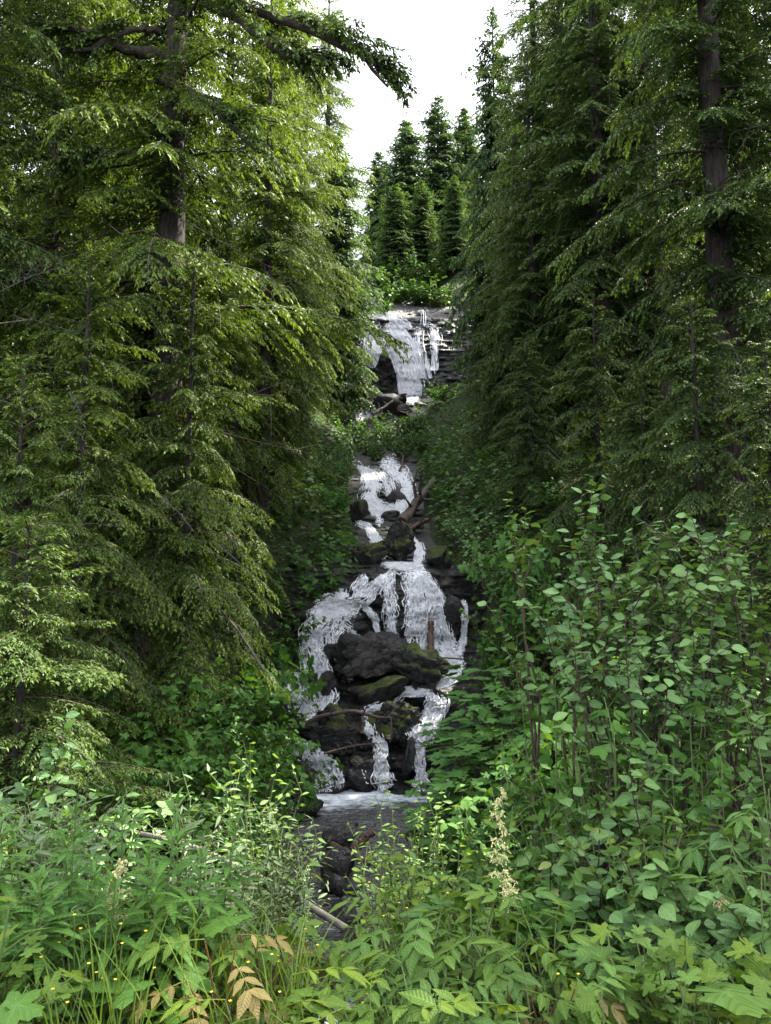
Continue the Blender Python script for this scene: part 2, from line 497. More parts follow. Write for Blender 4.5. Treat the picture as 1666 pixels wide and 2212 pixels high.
def conifer_meshes(H, Rc, seed, nb, z0=0.08, tw=0.15, sp2=0.15, sp3=0.075, wid=0.42, shape=0.75, droop=0.42, trunk_r=None, mat=None, dead=14, gap=0.12, lean=0.0, limb_mat=None, keep=None):
    r = np.random.default_rng(seed)
    lens = np.array([0.12, 0.24, 0.42, 0.65, 0.9, 1.15]) * Rc
    protos = [[make_bough(l, r, sp2 * (1 if l > 1.2 else 0.75), sp3, tw, droop) for _ in range(2)] for l in lens]
    P, D, Ln, T = [], [], [], []
    limbs = MB()
    tr = trunk_r or H * 0.014
    tz = np.linspace(-0.8, H, 14)
    rr = tr * (1 - np.clip(tz / H, 0, 1)) ** 0.8 + 0.012
    rr[0] *= 1.5; rr[1] *= 1.12
    tx = lean * np.sin(tz / H * 3.0)
    trunk = MB(); V, F, uv = tube(np.stack([tx, tx * 0.4, tz], -1), rr, 12)
    V[:, :2] += (r.normal(0, 1, (len(V), 2)) * 0.06 * tr); trunk.add(V, F, uv)
    az = r.uniform(0, 6.28)
    for i in range(nb):
        t = z0 + (1 - z0) * ((i + r.uniform(0, 1)) / nb) ** 1.0
        t = min(t, 0.992)
        az += 2.399 + r.normal(0, 0.35)
        if r.random() < gap and t < 0.85: continue
        low = min(1.0, 0.55 + (t - z0) / 0.22 * 0.45)
        l = Rc * (1.02 - t) ** shape * low * r.uniform(0.62, 1.12) / (1 - 0.2) ** shape + 0.10
        l = min(l, Rc * 1.2)
        k = int(np.argmin(np.abs(lens - l))); pr = protos[k][r.integers(2)]
        sc = l / lens[k]
        el = R(-6 + 42 * max(0, t - 0.62) / 0.38 + r.normal(0, 7) - 12 * (1 - t) * (t < 0.3))
        M = rot_az_el(az, el)
        zt = t * H
        base = np.array([lean * math.sin(t * 3.0), lean * 0.4 * math.sin(t * 3), zt])
        if keep is not None and not keep(az, zt): continue
        P.append(pr[0] * sc @ M.T + base); D.append(pr[1] @ M.T); Ln.append(pr[2] * (0.75 + 0.25 * sc)); T.append(np.clip(pr[3] + 0.15 * (t - 0.5), 0, 1))
        ax = pr[4] * sc @ M.T + base
        V, F, uv = tube(ax, np.linspace(max(0.012, 0.011 * l), 0.004, 7), 4); limbs.add(V, F, uv)
    for i in range(int(nb * 1.0)):
        t = z0 + (0.9 - z0) * r.random(); az2 = r.uniform(0, 6.28)
        pr = protos[r.integers(1, 3)][r.integers(2)]; sc = r.uniform(0.8, 1.3)
        M = rot_az_el(az2, R(r.normal(2, 14))); base = np.array([lean * math.sin(t * 3.0), lean * 0.4 * math.sin(t * 3), t * H])
        P.append(pr[0] * sc @ M.T + base); D.append(pr[1] @ M.T); Ln.append(pr[2]); T.append(pr[3] * 0.6)
    # leader
    n = 26
    zz = np.linspace(0.94, 1.0, n) * H; a = r.uniform(0, 6.28, n)
    P.append(np.stack([zz * 0, zz * 0, zz], -1)); D.append(norm(np.stack([np.cos(a), np.sin(a), 0.9 + zz * 0], -1))); Ln.append(np.full(n, tw * 1.3)); T.append(np.full(n, 0.3))
    for i in range(dead):
        a = r.uniform(0, 6.28); z = H * r.uniform(0.03, 0.45); l = Rc * r.uniform(0.25, 0.7)
        d = np.array([math.cos(a), math.sin(a), r.uniform(-0.35, 0.1)])
        e = np.array([0, 0, z]) + d * l + np.array([0, 0, -0.15 * l])
        ax = bez([0, 0, z], np.array([0, 0, z]) + d * l * 0.5 + r.normal(0, 0.06 * l, 3), e, 6)
        V, F, uv = tube(ax, np.linspace(0.02, 0.005, 6), 4); limbs.add(V, F, uv)
        for j in range(7):
            s = r.integers(2, 6); b = ax[s]; dd = norm(d + r.normal(0, 0.7, 3)) * l * r.uniform(0.15, 0.4)
            V, F, uv = tube(np.stack([b, b + dd * 0.6 + [0, 0, -0.02], b + dd + [0, 0, -0.12 * l]]), [0.008, 0.006, 0.003], 3); limbs.add(V, F, uv)
    P = np.concatenate(P); D = np.concatenate(D); Ln = np.concatenate(Ln); T = np.concatenate(T)
    n = len(P)
    up = norm(np.stack([r.normal(0, 0.40, n), r.normal(0, 0.40, n), np.ones(n)], -1))
    Fm = frames(D, up)
    S = np.stack([Ln, np.minimum(Ln, tw) * wid * r.uniform(0.8, 1.2, n), Ln], -1)
    V, F = stamp(TW_V, TW_F, Fm * S[:, None, :], P)
    crown = mesh_np('crown', V, F, mat, {'tip': np.repeat(T, len(TW_V))})
    return trunk.mesh('trunk', M_bark, True), limbs.mesh('limbs', limb_mat or M_twig), crown


PROTO = {
    'big':   conifer_meshes(27, 5.2, 11, 120, z0=0.10, tw=0.125, sp2=0.135, sp3=0.034, wid=0.34, shape=0.5, trunk_r=0.42, mat=M_needle, dead=26),
    'tall':  conifer_meshes(21, 3.8, 13, 125, z0=0.05, tw=0.120, sp2=0.13, sp3=0.034, wid=0.34, shape=0.65, trunk_r=0.24, mat=M_needle, dead=18),
    'mid':   conifer_meshes(12, 3.1, 15, 100, z0=0.03, tw=0.100, sp2=0.108, sp3=0.029, wid=0.34, shape=0.65, trunk_r=0.13, mat=M_needle, dead=18),
    'midb':  conifer_meshes(11, 3.0, 16, 95, z0=0.03, tw=0.100, sp2=0.108, sp3=0.029, wid=0.34, shape=0.65, trunk_r=0.12, mat=M_needle, dead=18),
    'young': conifer_meshes(6.0, 1.75, 17, 110, z0=0.02, tw=0.058, sp2=0.064, sp3=0.018, wid=0.34, shape=0.65, droop=0.34, trunk_r=0.05, mat=M_needle_yel, dead=6, gap=0.05),
    'far':   conifer_meshes(17, 3.6, 18, 190, z0=0.03, tw=0.22, sp2=0.22, sp3=0.065, wid=0.40, shape=0.9, trunk_r=0.16, mat=M_needle_far, dead=4, gap=0.03),
    'farb':  conifer_meshes(15, 3.4, 19, 180, z0=0.03, tw=0.22, sp2=0.22, sp3=0.065, wid=0.40, shape=0.95, trunk_r=0.14, mat=M_needle_far, dead=4, gap=0.03),
}
PH = {'big': 27, 'tall': 21, 'mid': 12, 'midb': 11, 'young': 6.0, 'far': 17, 'farb': 15}


def conifer(kind, u, y, label, group, top=None, h=None, rz=None, sxy=1.0, name='hemlock_tree'):
    """stand a tree on the ground below photo column u at distance y; top = photo row of its tip, or h = height"""
    x = float((u * KPX - W_PX / 2) / F_PX * y)
    z = float(ground_z(x, y))
    if top is not None: h = float(at(u, top, y)[2]) - z
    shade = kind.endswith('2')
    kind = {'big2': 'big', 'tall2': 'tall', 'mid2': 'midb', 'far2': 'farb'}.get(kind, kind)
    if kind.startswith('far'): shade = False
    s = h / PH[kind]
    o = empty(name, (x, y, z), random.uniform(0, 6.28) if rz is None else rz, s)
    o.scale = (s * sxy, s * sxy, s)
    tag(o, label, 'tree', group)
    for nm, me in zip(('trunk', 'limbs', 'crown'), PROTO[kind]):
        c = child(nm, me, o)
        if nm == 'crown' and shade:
            c.material_slots[0].link = 'OBJECT'; c.material_slots[0].material = M_needle_shaded
    return o


GL, GR, GF = 'hemlocks on the slope beside the falls', 'hemlocks on the shaded slope', 'distant hemlocks above the upper falls'
TREES = [
    # kind, u, y, dict, label
    ('big', 345, 16.5, dict(h=27, rz=0.6), 'giant old hemlock with thick mossy limbs and a furrowed grey trunk', GL),
    ('tall', 70, 19, dict(h=24), 'tall hemlock behind the yellowish young hemlock at the picture edge', GL),
    ('big2', -190, 15, dict(h=25), 'hemlock mostly outside the picture whose boughs reach in over the dead twigs', GL),
    ('tall', 215, 24, dict(h=25), 'sunlit hemlock showing through behind the giant old trunk', GL),
    ('tall', 470, 27, dict(h=24), 'bright backlit hemlock just beyond the giant old hemlock', GL),
    ('tall', 565, 23, dict(top=-60), 'hemlock with glowing yellow green boughs beside the giant old one', GL),
    ('tall', 590, 31, dict(top=-90, sxy=0.8), 'tall hemlock whose tip stands near the white sky gap', GL),
    ('big', 590, 38, dict(h=24), 'large hemlock deep behind the glowing boughs', GL),
    ('tall', 650, 41, dict(top=60, sxy=0.85), 'hemlock leaning over the top of the upper waterfall', GL),
    ('far', 722, 51, dict(top=290, sxy=1.0), 'pale green hemlock bordering the upper waterfall', GL),
    ('tall', 700, 57, dict(top=-60, sxy=0.85), 'tall sunlit hemlock on the ridge bordering the white sky gap', GL),
    ('tall', -60, 31, dict(h=27), 'sunlit hemlock filling the upper picture corner behind the mossy limb', GL),
    ('tall', 150, 45, dict(h=27), 'sunlit hemlock far up the slope behind the mossy limb', GL),
    ('tall2', 330, 36, dict(h=24), 'dim hemlock deep in the stand behind the giant trunk', GL),
    ('tall2', 120, 34, dict(h=26), 'dim hemlock deep in the stand above the dead twigs', GL),
    ('mid', 165, 13, dict(top=560), 'slender hemlock with a thin pale trunk among grey twigs', GL),
    ('mid', 400, 15, dict(top=560, sxy=0.85), 'mid sized dark hemlock in front of the giant trunk', GL),
    ('mid', 300, 17, dict(top=500), 'bushy hemlock at the foot of the giant old one', GL),
    ('mid', 500, 21, dict(top=600, sxy=0.85), 'dense dark hemlock with drooping boughs beside the middle stream', GL),
    ('mid', 560, 25, dict(top=560, sxy=0.9), 'drooping hemlock next to the shrubs below the upper waterfall', GL),
    ('mid2', 620, 31, dict(top=640, sxy=0.9), 'small hemlock reaching toward the upper waterfall', GL),
    ('young', 30, 9.8, dict(top=790, sxy=0.85), 'yellowish green young hemlock with layered boughs at the picture edge', GL),
    ('young', 60, 8.8, dict(top=1120, sxy=1.15), 'low yellowish hemlock whose boughs fan over the broadleaf shrubs', GL),
    # right bank
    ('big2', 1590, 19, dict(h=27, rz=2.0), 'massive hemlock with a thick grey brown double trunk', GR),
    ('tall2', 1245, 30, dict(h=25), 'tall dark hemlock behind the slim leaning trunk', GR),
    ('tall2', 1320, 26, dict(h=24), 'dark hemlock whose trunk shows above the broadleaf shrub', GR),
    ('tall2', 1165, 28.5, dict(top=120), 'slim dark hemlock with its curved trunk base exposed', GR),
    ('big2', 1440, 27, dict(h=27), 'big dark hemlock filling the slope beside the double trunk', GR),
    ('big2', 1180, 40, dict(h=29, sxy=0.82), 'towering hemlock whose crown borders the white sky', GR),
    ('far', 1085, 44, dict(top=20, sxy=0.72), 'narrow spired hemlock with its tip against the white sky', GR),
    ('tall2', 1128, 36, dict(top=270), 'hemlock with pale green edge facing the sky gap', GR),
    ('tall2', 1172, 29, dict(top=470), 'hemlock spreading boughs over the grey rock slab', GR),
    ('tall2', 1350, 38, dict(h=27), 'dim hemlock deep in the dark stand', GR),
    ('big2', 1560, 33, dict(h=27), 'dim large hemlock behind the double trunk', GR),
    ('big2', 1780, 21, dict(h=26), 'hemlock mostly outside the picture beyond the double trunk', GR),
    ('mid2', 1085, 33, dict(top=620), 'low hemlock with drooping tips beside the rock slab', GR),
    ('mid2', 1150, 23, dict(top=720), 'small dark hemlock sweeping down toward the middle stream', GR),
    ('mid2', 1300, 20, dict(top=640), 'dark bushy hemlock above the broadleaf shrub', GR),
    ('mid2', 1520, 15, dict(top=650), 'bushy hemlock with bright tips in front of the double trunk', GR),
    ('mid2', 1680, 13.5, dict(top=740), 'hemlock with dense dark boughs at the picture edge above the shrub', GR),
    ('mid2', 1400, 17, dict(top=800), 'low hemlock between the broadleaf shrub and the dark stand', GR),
    ('tall2', 1045, 64, dict(top=330), 'dark hemlock added for shade just behind the rock slab', GR),  # this and the next two added to shade shrubs above the falls
    ('tall2', 1085, 60, dict(top=300), 'dark hemlock added for shade on the ridge beside the distant spires', GR),
    ('tall2', 1130, 54, dict(top=200), 'tall dark hemlock added for shade up the slope behind the rock slab', GR),
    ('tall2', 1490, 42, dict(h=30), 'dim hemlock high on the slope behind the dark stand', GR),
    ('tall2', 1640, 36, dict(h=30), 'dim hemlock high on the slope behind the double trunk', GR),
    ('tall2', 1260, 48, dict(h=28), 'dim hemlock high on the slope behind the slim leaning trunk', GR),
    # beyond the upper falls
    ('far', 955, 78, dict(top=208, sxy=1.35), 'tallest of the distant hemlocks against the white sky', GF),
    ('far2', 880, 76, dict(top=262, sxy=1.4), 'slim pointed distant hemlock beside the tallest one', GF),
    ('far2', 1016, 80, dict(top=238, sxy=1.3), 'distant hemlock with a ragged thin spire', GF),
    ('far2', 818, 82, dict(top=330, sxy=1.3), 'smallest distant hemlock tip showing at the edge of the sunlit trees', GF),
    ('far', 915, 70, dict(top=390, sxy=1.4), 'dark distant hemlock standing low in front of the spires', GF),
    ('far', 990, 68, dict(top=380, sxy=1.4), 'dark distant hemlock beside the shaded stand', GF),
    ('far2', 855, 68, dict(top=400, sxy=1.4), 'dark distant hemlock next to the sunlit edge', GF),
]
TREES += [  # out of view hemlocks added to keep the foreground in shade
    ('tall2', 2350, 11, dict(h=25), 'unseen hemlock added to shade the bank below the road', GR),
    ('tall2', 2900, 7.5, dict(h=24), 'unseen hemlock added for shade beside the road shoulder', GR),
    ('tall2', 2700, 14, dict(h=26), 'unseen hemlock added for shade higher on the slope', GR),
]
STAND = [conifer(kind, u, y, label, group, **kw) for kind, u, y, kw, label, group in TREES]


# thick mossy limbs of the giant hemlock, each a part of its own with its sprays
def big_limb(tree, pts, r0, r1, seed, sprays=14, sl=1.3, start=0.35):
    r = np.random.default_rng(seed)
    P = np.array([at(*p) for p in pts]).reshape(-1, 3)
    t = np.linspace(0, 1, len(P)); tt = np.linspace(0, 1, 16)
    P = np.stack([np.interp(tt, t, P[:, k]) for k in range(3)], -1); P[1:-1] += r.normal(0, 0.025, P[1:-1].shape)
    inv = tree.matrix_basis.inverted()
    mb = MB(); V, F, uv = tube(P, np.linspace(r0, r1, 16) * r.uniform(0.85, 1.2, 16), 9); mb.add(V, F, uv)
    A, D, Ln, T = [], [], [], []
    run = P[-1] - P[0]; az0 = math.atan2(run[1], run[0])
    for i in range(sprays):
        f = start + (1 - start) * (i + r.random()) / sprays
        b = np.array([np.interp(f, tt, P[:, k]) for k in range(3)])
        l = sl * (1.15 - 0.6 * f) * r.uniform(0.7, 1.2)
        q = make_bough(l, r, 0.11, 0.032, 0.12, 0.6, 0.12)
        M = rot_az_el(az0 + r.choice([-1, 1]) * r.uniform(0.2, 1.2) * (1.1 - f), R(r.normal(-6, 10)))
        A.append(q[0] @ M.T + b); D.append(q[1] @ M.T); Ln.append(q[2]); T.append(q[3])
        V, F, uv = tube(q[4] @ M.T + b, np.linspace(0.02, 0.005, 7), 4); mb.add(V, F, uv)
    me = mb.mesh('limb', M_barkmoss, True); me.transform(inv); lo = child('limb', me, tree)
    A, D, Ln, T = (np.concatenate(x) for x in (A, D, Ln, T)); n = len(A)
    up = norm(np.stack([r.normal(0, 0.4, n), r.normal(0, 0.4, n), np.ones(n)], -1))
    V, F = stamp(TW_V, TW_F, frames(D, up) * np.stack([Ln, Ln * 0.34, Ln], -1)[:, None, :], A)
    me = mesh_np('sprays', V, F, M_needle_shaded, {'tip': np.repeat(T, len(TW_V))}); me.transform(inv); child('sprays', me, lo)


big_limb(STAND[0], [(345, -70, 16.5), (500, 5, 16.0), (665, 62, 15.4), (775, 120, 15.0), (838, 188, 14.8)], 0.13, 0.02, 1, 40, 1.3, 0.20)
big_limb(STAND[0], [(345, -30, 16.5), (500, 28, 15.8), (575, 95, 15.3), (640, 130, 15.0), (720, 124, 14.8)], 0.10, 0.03, 2, 24, 1.2, 0.35)
big_limb(STAND[0], [(345, 120, 16.4), (270, 105, 15.9), (190, 72, 15.4), (90, 50, 15.0)], 0.13, 0.05, 3, 16, 1.2, 0.3)
big_limb(STAND[0], [(345, 70, 16.4), (300, 60, 16.0), (200, 100, 15.4), (60, 130, 15.0)], 0.08, 0.03, 4, 14, 1.1, 0.3)
big_limb(STAND[0], [(345, 170, 16.4), (440, 210, 15.8), (490, 260, 15.2), (560, 330, 14.8)], 0.12, 0.03, 5, 16, 1.2, 0.35)
big_limb(STAND[0], [(345, 330, 16.4), (240, 330, 15.5), (150, 360, 15.0)], 0.10, 0.03, 6, 12, 1.2, 0.4)

# ------------------------------------------------------------------ falls: rock bed, water, strands
BED_ROW = [640, 655, 675, 690, 760, 855, 880, 915, 985, 1050, 1110, 1160, 1225, 1238, 1380, 1470, 1500, 1540, 1585, 1690, 1740]
BED_Y = [66, 62, 57.5, 56, 54.3, 53, 51.5, 48.5, 41, 35, 31, 27.5, 22.6, 22.0, 21.2, 19.6, 19.3, 18.9, 18.3, 17.75, 17.3]


def bed_y(u, row):
    y = np.interp(row, BED_ROW, BED_Y)
    y = y + 1.6 * np.exp(-(((u - 833) / 20) ** 2 + ((row - 825) / 48) ** 2))       # hollow behind the curtain of the upper falls
    y = y - 0.9 * np.exp(-(((u - 870) / 75) ** 2 + ((row - 1320) / 75) ** 2)) - 0.6 * np.exp(-(((u - 700) / 50) ** 2 + ((row - 1390) / 60) ** 2))   # domed veil
    return y


def bed_point(u, row, off=0.0, rough=1.0):
    y = bed_y(u, row)
    P = at(u, row, y)
    sh = u.shape
    d = fbm(P, 0.55, 3, 2.0) * 0.55 + fbm(P * np.array([1, 1, 1.8]), 1.9, 4, 3.0) * 0.22
    strata = fbm(P * np.array([0.6, 0.6, 3.2]), 1.3, 3, 5.0) * 0.26
    return at(u, row, y + ((d + strata).reshape(sh) * rough) - off)


def grid_faces(nr, nc):
    i = (np.arange(nr - 1)[:, None] * nc + np.arange(nc - 1)[None]).ravel()
    return np.stack([i, i + nc, i + nc + 1, i + 1], -1)


def bed(name, u0, u1, r0, r1, du, dr, mat, label, cat):
    us = np.arange(u0, u1 + 0.1, du); rs = np.arange(r0, r1 + 0.1, dr)
    U, RR = np.meshgrid(us, rs)
    P = bed_point(U, RR)
    o = link(bpy.data.objects.new(name, mesh_np(name, P.reshape(-1, 3), [grid_faces(*U.shape)], mat)))
    if label: tag(o, label, cat)
    else: tag(o, kind='structure')
    return o


def Z1(x, y): return (600 + 0.2863 * x, 600 + 0.2863 * y)
def Z2(x, y): return (566 + 0.3013 * x, 1133 + 0.3013 * y)


bed('cliff', 735, 1035, 640, 925, 1.6, 2.0, M_rockgrey, 'grey layered rock cliff under and beside the upper waterfall', 'cliff')
bed('stream_bed', 735, 960, 915, 1230, 1.8, 2.0, M_rock, None, None)
bed('cliff', 590, 1050, 1222, 1735, 2.2, 2.2, M_rock, 'dark wet rock steps under the lower waterfall', 'cliff')

# each chute: list of (u,row), half widths, strength
def c1(pts, w, s): return ([Z1(*p) for p in pts], np.array(w, float) * 0.2863, s)
def c2(pts, w, s): return ([Z2(*p) for p in pts], np.array(w, float) * 0.3013, s)


UPPER = [
    c1([(640, 250), (720, 265), (850, 300), (1000, 375)], [30, 35, 30, 20], 0.9),
    c1([(860, 340), (905, 480), (965, 620), (1005, 890)], [50, 75, 75, 60], 1.2),
    c1([(900, 360), (980, 480), (1030, 640), (1050, 860)], [30, 40, 40, 50], 0.8),
    c1([(690, 370), (655, 450), (640, 560), (640, 680)], [30, 45, 50, 50], 0.75),
    c1([(760, 380), (780, 460), (735, 560), (705, 680)], [35, 45, 35, 22], 0.75),
    c1([(720, 390), (700, 500), (690, 650)], [40, 55, 45], 0.6),
    c1([(820, 540), (885, 610), (925, 740), (950, 880)], [30, 28, 25, 28], 0.8),
    c1([(1060, 390), (1050, 500), (1070, 620), (1080, 760)], [35, 40, 50, 50], 0.7),
    c1([(1150, 370), (1190, 450), (1190, 560), (1185, 700)], [35, 40, 30, 30], 0.62),
    c1([(1110, 240), (1120, 300), (1115, 370)], [25, 30, 30], 0.45),
    c1([(1000, 250), (985, 270)], [10, 10], 0.4),
    c1([(1120, 560), (1130, 680), (1150, 760)], [40, 40, 30], 0.5),
    c1([(540, 390), (500, 450)], [25, 25], 0.8),
    c1([(450, 950), (520, 1020), (600, 1085)], [50, 70, 40], 0.48),
    c1([(640, 940), (690, 1000), (620, 1085)], [60, 50, 30], 0.55),
    c1([(745, 1000), (680, 1040), (610, 1090)], [15, 22, 22], 1.0),
    c1([(560, 1240), (555, 1300), (570, 1370)], [14, 14, 14], 0.6),
]
MIDDLE = [
    c1([(840, 1350), (850, 1390)], [35, 35], 0.6),
    c1([(590, 1400), (650, 1450), (720, 1490)], [25, 40, 40], 0.85),
    c1([(650, 1450), (710, 1560), (690, 1680), (760, 1770)], [35, 50, 55, 50], 1.05),
    c1([(820, 1400), (930, 1480), (990, 1590), (960, 1690), (900, 1790)], [60, 60, 45, 50, 40], 0.95),
    c1([(760, 1480), (830, 1560), (860, 1640)], [50, 60, 40], 0.75),
    c1([(700, 1690), (800, 1760), (930, 1730)], [50, 40, 40], 1.05),
    c1([(1020, 1590), (1045, 1620), (1000, 1700)], [15, 20, 20], 0.8),
    c1([(770, 1790), (765, 1850)], [40, 30], 0.85),
    c1([(600, 1850), (680, 1870), (720, 1940)], [22, 24, 30], 0.9),
    c1([(690, 1890), (740, 1980), (790, 2060), (800, 2110)], [30, 45, 40, 25], 1.0),
    c1([(930, 1800), (950, 1830)], [25, 20], 0.9),
    c1([(1000, 1950), (1060, 2030), (1070, 2110), (1060, 2150)], [20, 35, 35, 30], 1.0),
    c1([(820, 2180), (960, 2165), (1090, 2180)], [20, 22, 18], 0.95),
]
LOWER = [
    c2([(870, 285), (1000, 300), (1130, 300)], [18, 35, 25], 1.0),
    c2([(730, 390), (690, 470), (670, 540)], [35, 40, 30], 1.0),
    c2([(880, 385), (760, 500), (640, 580), (520, 600)], [35, 45, 55, 60], 1.15),
    c2([(560, 540), (450, 650), (370, 780), (345, 920), (390, 1060)], [70, 85, 70, 65, 80], 1.3),
    c2([(650, 610), (560, 690), (510, 800), (540, 930)], [60, 60, 55, 50], 0.72),
    c2([(740, 590), (810, 680), (845, 820)], [25, 22, 22], 1.0),
    c2([(560, 690), (650, 760), (700, 850)], [25, 25, 20], 0.8),
    c2([(930, 350), (900, 470), (930, 620), (930, 820)], [40, 45, 50, 45], 0.72),
    c2([(1060, 360), (1080, 480), (1090, 640), (1080, 800)], [60, 50, 55, 60], 0.82),
    c2([(1130, 370), (1200, 520), (1210, 700), (1180, 900)], [60, 75, 80, 70], 1.15),
    c2([(1220, 430), (1300, 600), (1320, 760), (1350, 880)], [30, 45, 45, 50], 0.95),
    c2([(1440, 560), (1460, 690), (1440, 830), (1400, 960)], [22, 26, 28, 35], 0.85),
    c2([(1270, 860), (1330, 900), (1420, 940)], [40, 40, 30], 0.85),
    c2([(1300, 950), (1390, 1010), (1340, 1120), (1200, 1180), (1000, 1210), (880, 1290), (740, 1335)], [50, 60, 50, 45, 30, 35, 22], 1.05),
    c2([(430, 1020), (470, 1090), (330, 1100), (230, 1090)], [60, 45, 35, 30], 1.0),
    c2([(230, 1180), (300, 1250), (330, 1350)], [80, 90, 60], 1.1),
    c2([(450, 1140), (480, 1230), (420, 1330)], [50, 60, 60], 0.8),
    c2([(600, 1100), (650, 1115)], [40, 20], 0.55),
    c2([(1250, 1170), (1270, 1270), (1220, 1400), (1150, 1480), (1140, 1560)], [60, 65, 60, 70, 60], 1.15),
    c2([(1050, 1450), (1100, 1530)], [40, 50], 0.85),
    c2([(750, 1340), (765, 1430), (775, 1510)], [40, 28, 28], 0.9),
    c2([(820, 1520), (860, 1600), (850, 1700), (870, 1850)], [40, 45, 45, 70], 0.95),
    c2([(1130, 1560), (1120, 1680), (1130, 1780), (1150, 1870)], [50, 35, 30, 60], 0.85),
    c2([(230, 1580), (330, 1640), (390, 1750), (430, 1880)], [45, 60, 65, 75], 1.15),
    c2([(420, 1640), (510, 1730), (560, 1860)], [40, 45, 40], 0.85),
    c2([(700, 1690), (740, 1800), (760, 1860)], [15, 12, 12], 0.6),
    c2([(150, 1500), (180, 1600)], [30, 30], 0.7),
    c2([(1300, 1820), (1350, 1850)], [20, 20], 0.7),
]


def density(U, RR, chutes):
    D = np.zeros(U.shape)
    for pts, w, s in chutes:
        w = w * 1.08
        for k in range(len(pts) - 1):
            a, b = np.array(pts[k]), np.array(pts[k + 1]); d = b - a
            t = np.clip(((U - a[0]) * d[0] + (RR - a[1]) * d[1]) / (d @ d + 1e-9), 0, 1)
            dist = np.hypot(U - a[0] - t * d[0], RR - a[1] - t * d[1])
            ww = w[k] + (w[k + 1] - w[k]) * t
            D = np.maximum(D, s * np.exp(-(dist / ww) ** 4 * 0.7))
    return D


m, ns, ls = newmat('white_water')
o_ = N(ns, 'ShaderNodeOutputMaterial'); pr = N(ns, 'ShaderNodeBsdfPrincipled')
pr.inputs['Base Color'].default_value = (0.93, 0.95, 0.97, 1); pr.inputs['Roughness'].default_value = 0.45
tr = N(ns, 'ShaderNodeBsdfTranslucent'); tr.inputs['Color'].default_value = (0.70, 0.76, 0.84, 1)
mx = N(ns, 'ShaderNodeMixShader', Fac=0.25)
ls.new(pr.outputs[0], mx.inputs[1]); ls.new(tr.outputs[0], mx.inputs[2]); ls.new(mx.outputs[0], o_.inputs['Surface'])
M_white = m


def foam_mat(name, stretch, scale, bias=0.0):
    m, ns, ls = newmat(name)
    out = N(ns, 'ShaderNodeOutputMaterial'); pr = N(ns, 'ShaderNodeBsdfPrincipled')
    pr.inputs['Base Color'].default_value = (0.91, 0.94, 0.97, 1); pr.inputs['Roughness'].default_value = 0.5
    tp = N(ns, 'ShaderNodeBsdfTransparent')
    tc = N(ns, 'ShaderNodeTexCoord'); mp = N(ns, 'ShaderNodeMapping'); mp.inputs['Scale'].default_value = stretch
    ls.new(tc.outputs['Object'], mp.inputs[0])
    dn = N(ns, 'ShaderNodeTexNoise', Scale=scale * 0.9, Detail=2.0)
    ls.new(mp.outputs[0], dn.inputs['Vector'])
    v2 = N(ns, 'ShaderNodeVectorMath'); v2.operation = 'MULTIPLY_ADD'
    ls.new(dn.outputs['Color'], v2.inputs[0]); v2.inputs[1].default_value = (0.28, 0.28, 0.28); ls.new(mp.outputs[0], v2.inputs[2])
    no = N(ns, 'ShaderNodeTexNoise', Scale=scale, Detail=7.0, Roughness=0.72); ls.new(v2.outputs[0], no.inputs['Vector'])
    vo = N(ns, 'ShaderNodeTexVoronoi', Scale=scale * 1.7); vo.feature = 'DISTANCE_TO_EDGE'; ls.new(v2.outputs[0], vo.inputs['Vector'])
    lace = ramp(ns, ls, vo.outputs['Distance'], 0.22, 0.0)
    f = math_node(ns, ls, 'ADD', math_node(ns, ls, 'MULTIPLY', no.outputs[0], 3.4), math_node(ns, ls, 'MULTIPLY', lace, 0.45))
    a = N(ns, 'ShaderNodeAttribute'); a.attribute_name = 'foam'
    f = math_node(ns, ls, 'ADD', f, math_node(ns, ls, 'SUBTRACT', math_node(ns, ls, 'MULTIPLY', a.outputs['Fac'], 0.95), 1.02))
    fac = ramp(ns, ls, f, 1.66 - bias, 1.90 - bias)
    gate = ramp(ns, ls, a.outputs['Fac'], 0.05, 0.35)
    fac = math_node(ns, ls, 'MULTIPLY', fac, gate)
    mx = N(ns, 'ShaderNodeMixShader'); ls.new(fac, mx.inputs[0]); ls.new(tp.outputs[0], mx.inputs[1]); ls.new(pr.outputs[0], mx.inputs[2])
    bp = N(ns, 'ShaderNodeBump', Strength=0.7, Distance=0.06); ls.new(no.outputs[0], bp.inputs['Height']); ls.new(bp.outputs[0], pr.inputs['Normal'])
    ls.new(mx.outputs[0], out.inputs['Surface'])
    return m


M_foam_hi = foam_mat('upper_falls_foam', (2.8, 2.8, 0.40), 2.8, 0.04)
M_foam_lo = foam_mat('lower_falls_foam', (2.6, 2.6, 0.62), 4.8, 0.12)
M_foam_mid = foam_mat('stream_foam', (2.0, 2.0, 1.4), 3.0, 0.0)


def water_sheet(name, chutes, u0, u1, r0, r1, du, dr, mat, parent, off):
    us = np.arange(u0, u1, du); rs = np.arange(r0, r1, dr)
    U, RR = np.meshgrid(us, rs)
    D = density(U, RR, chutes)
    P = bed_point(U, RR, off + 0.10, 0.42)
    P += (fbm(P, 3.0, 3, 9.0).reshape(U.shape) * off * 0.7)[..., None] * np.array([0, -1, 0.4])
    F = grid_faces(*U.shape)
    F = F[D.ravel()[F].max(1) > 0.06]
    used = np.unique(F); rem = np.full(U.size, -1); rem[used] = np.arange(len(used))
    return child(name, mesh_np(name, P.reshape(-1, 3)[used] - np.array(parent.location), [rem[F]], mat, {'foam': D.ravel()[used]}, smooth=True), parent)


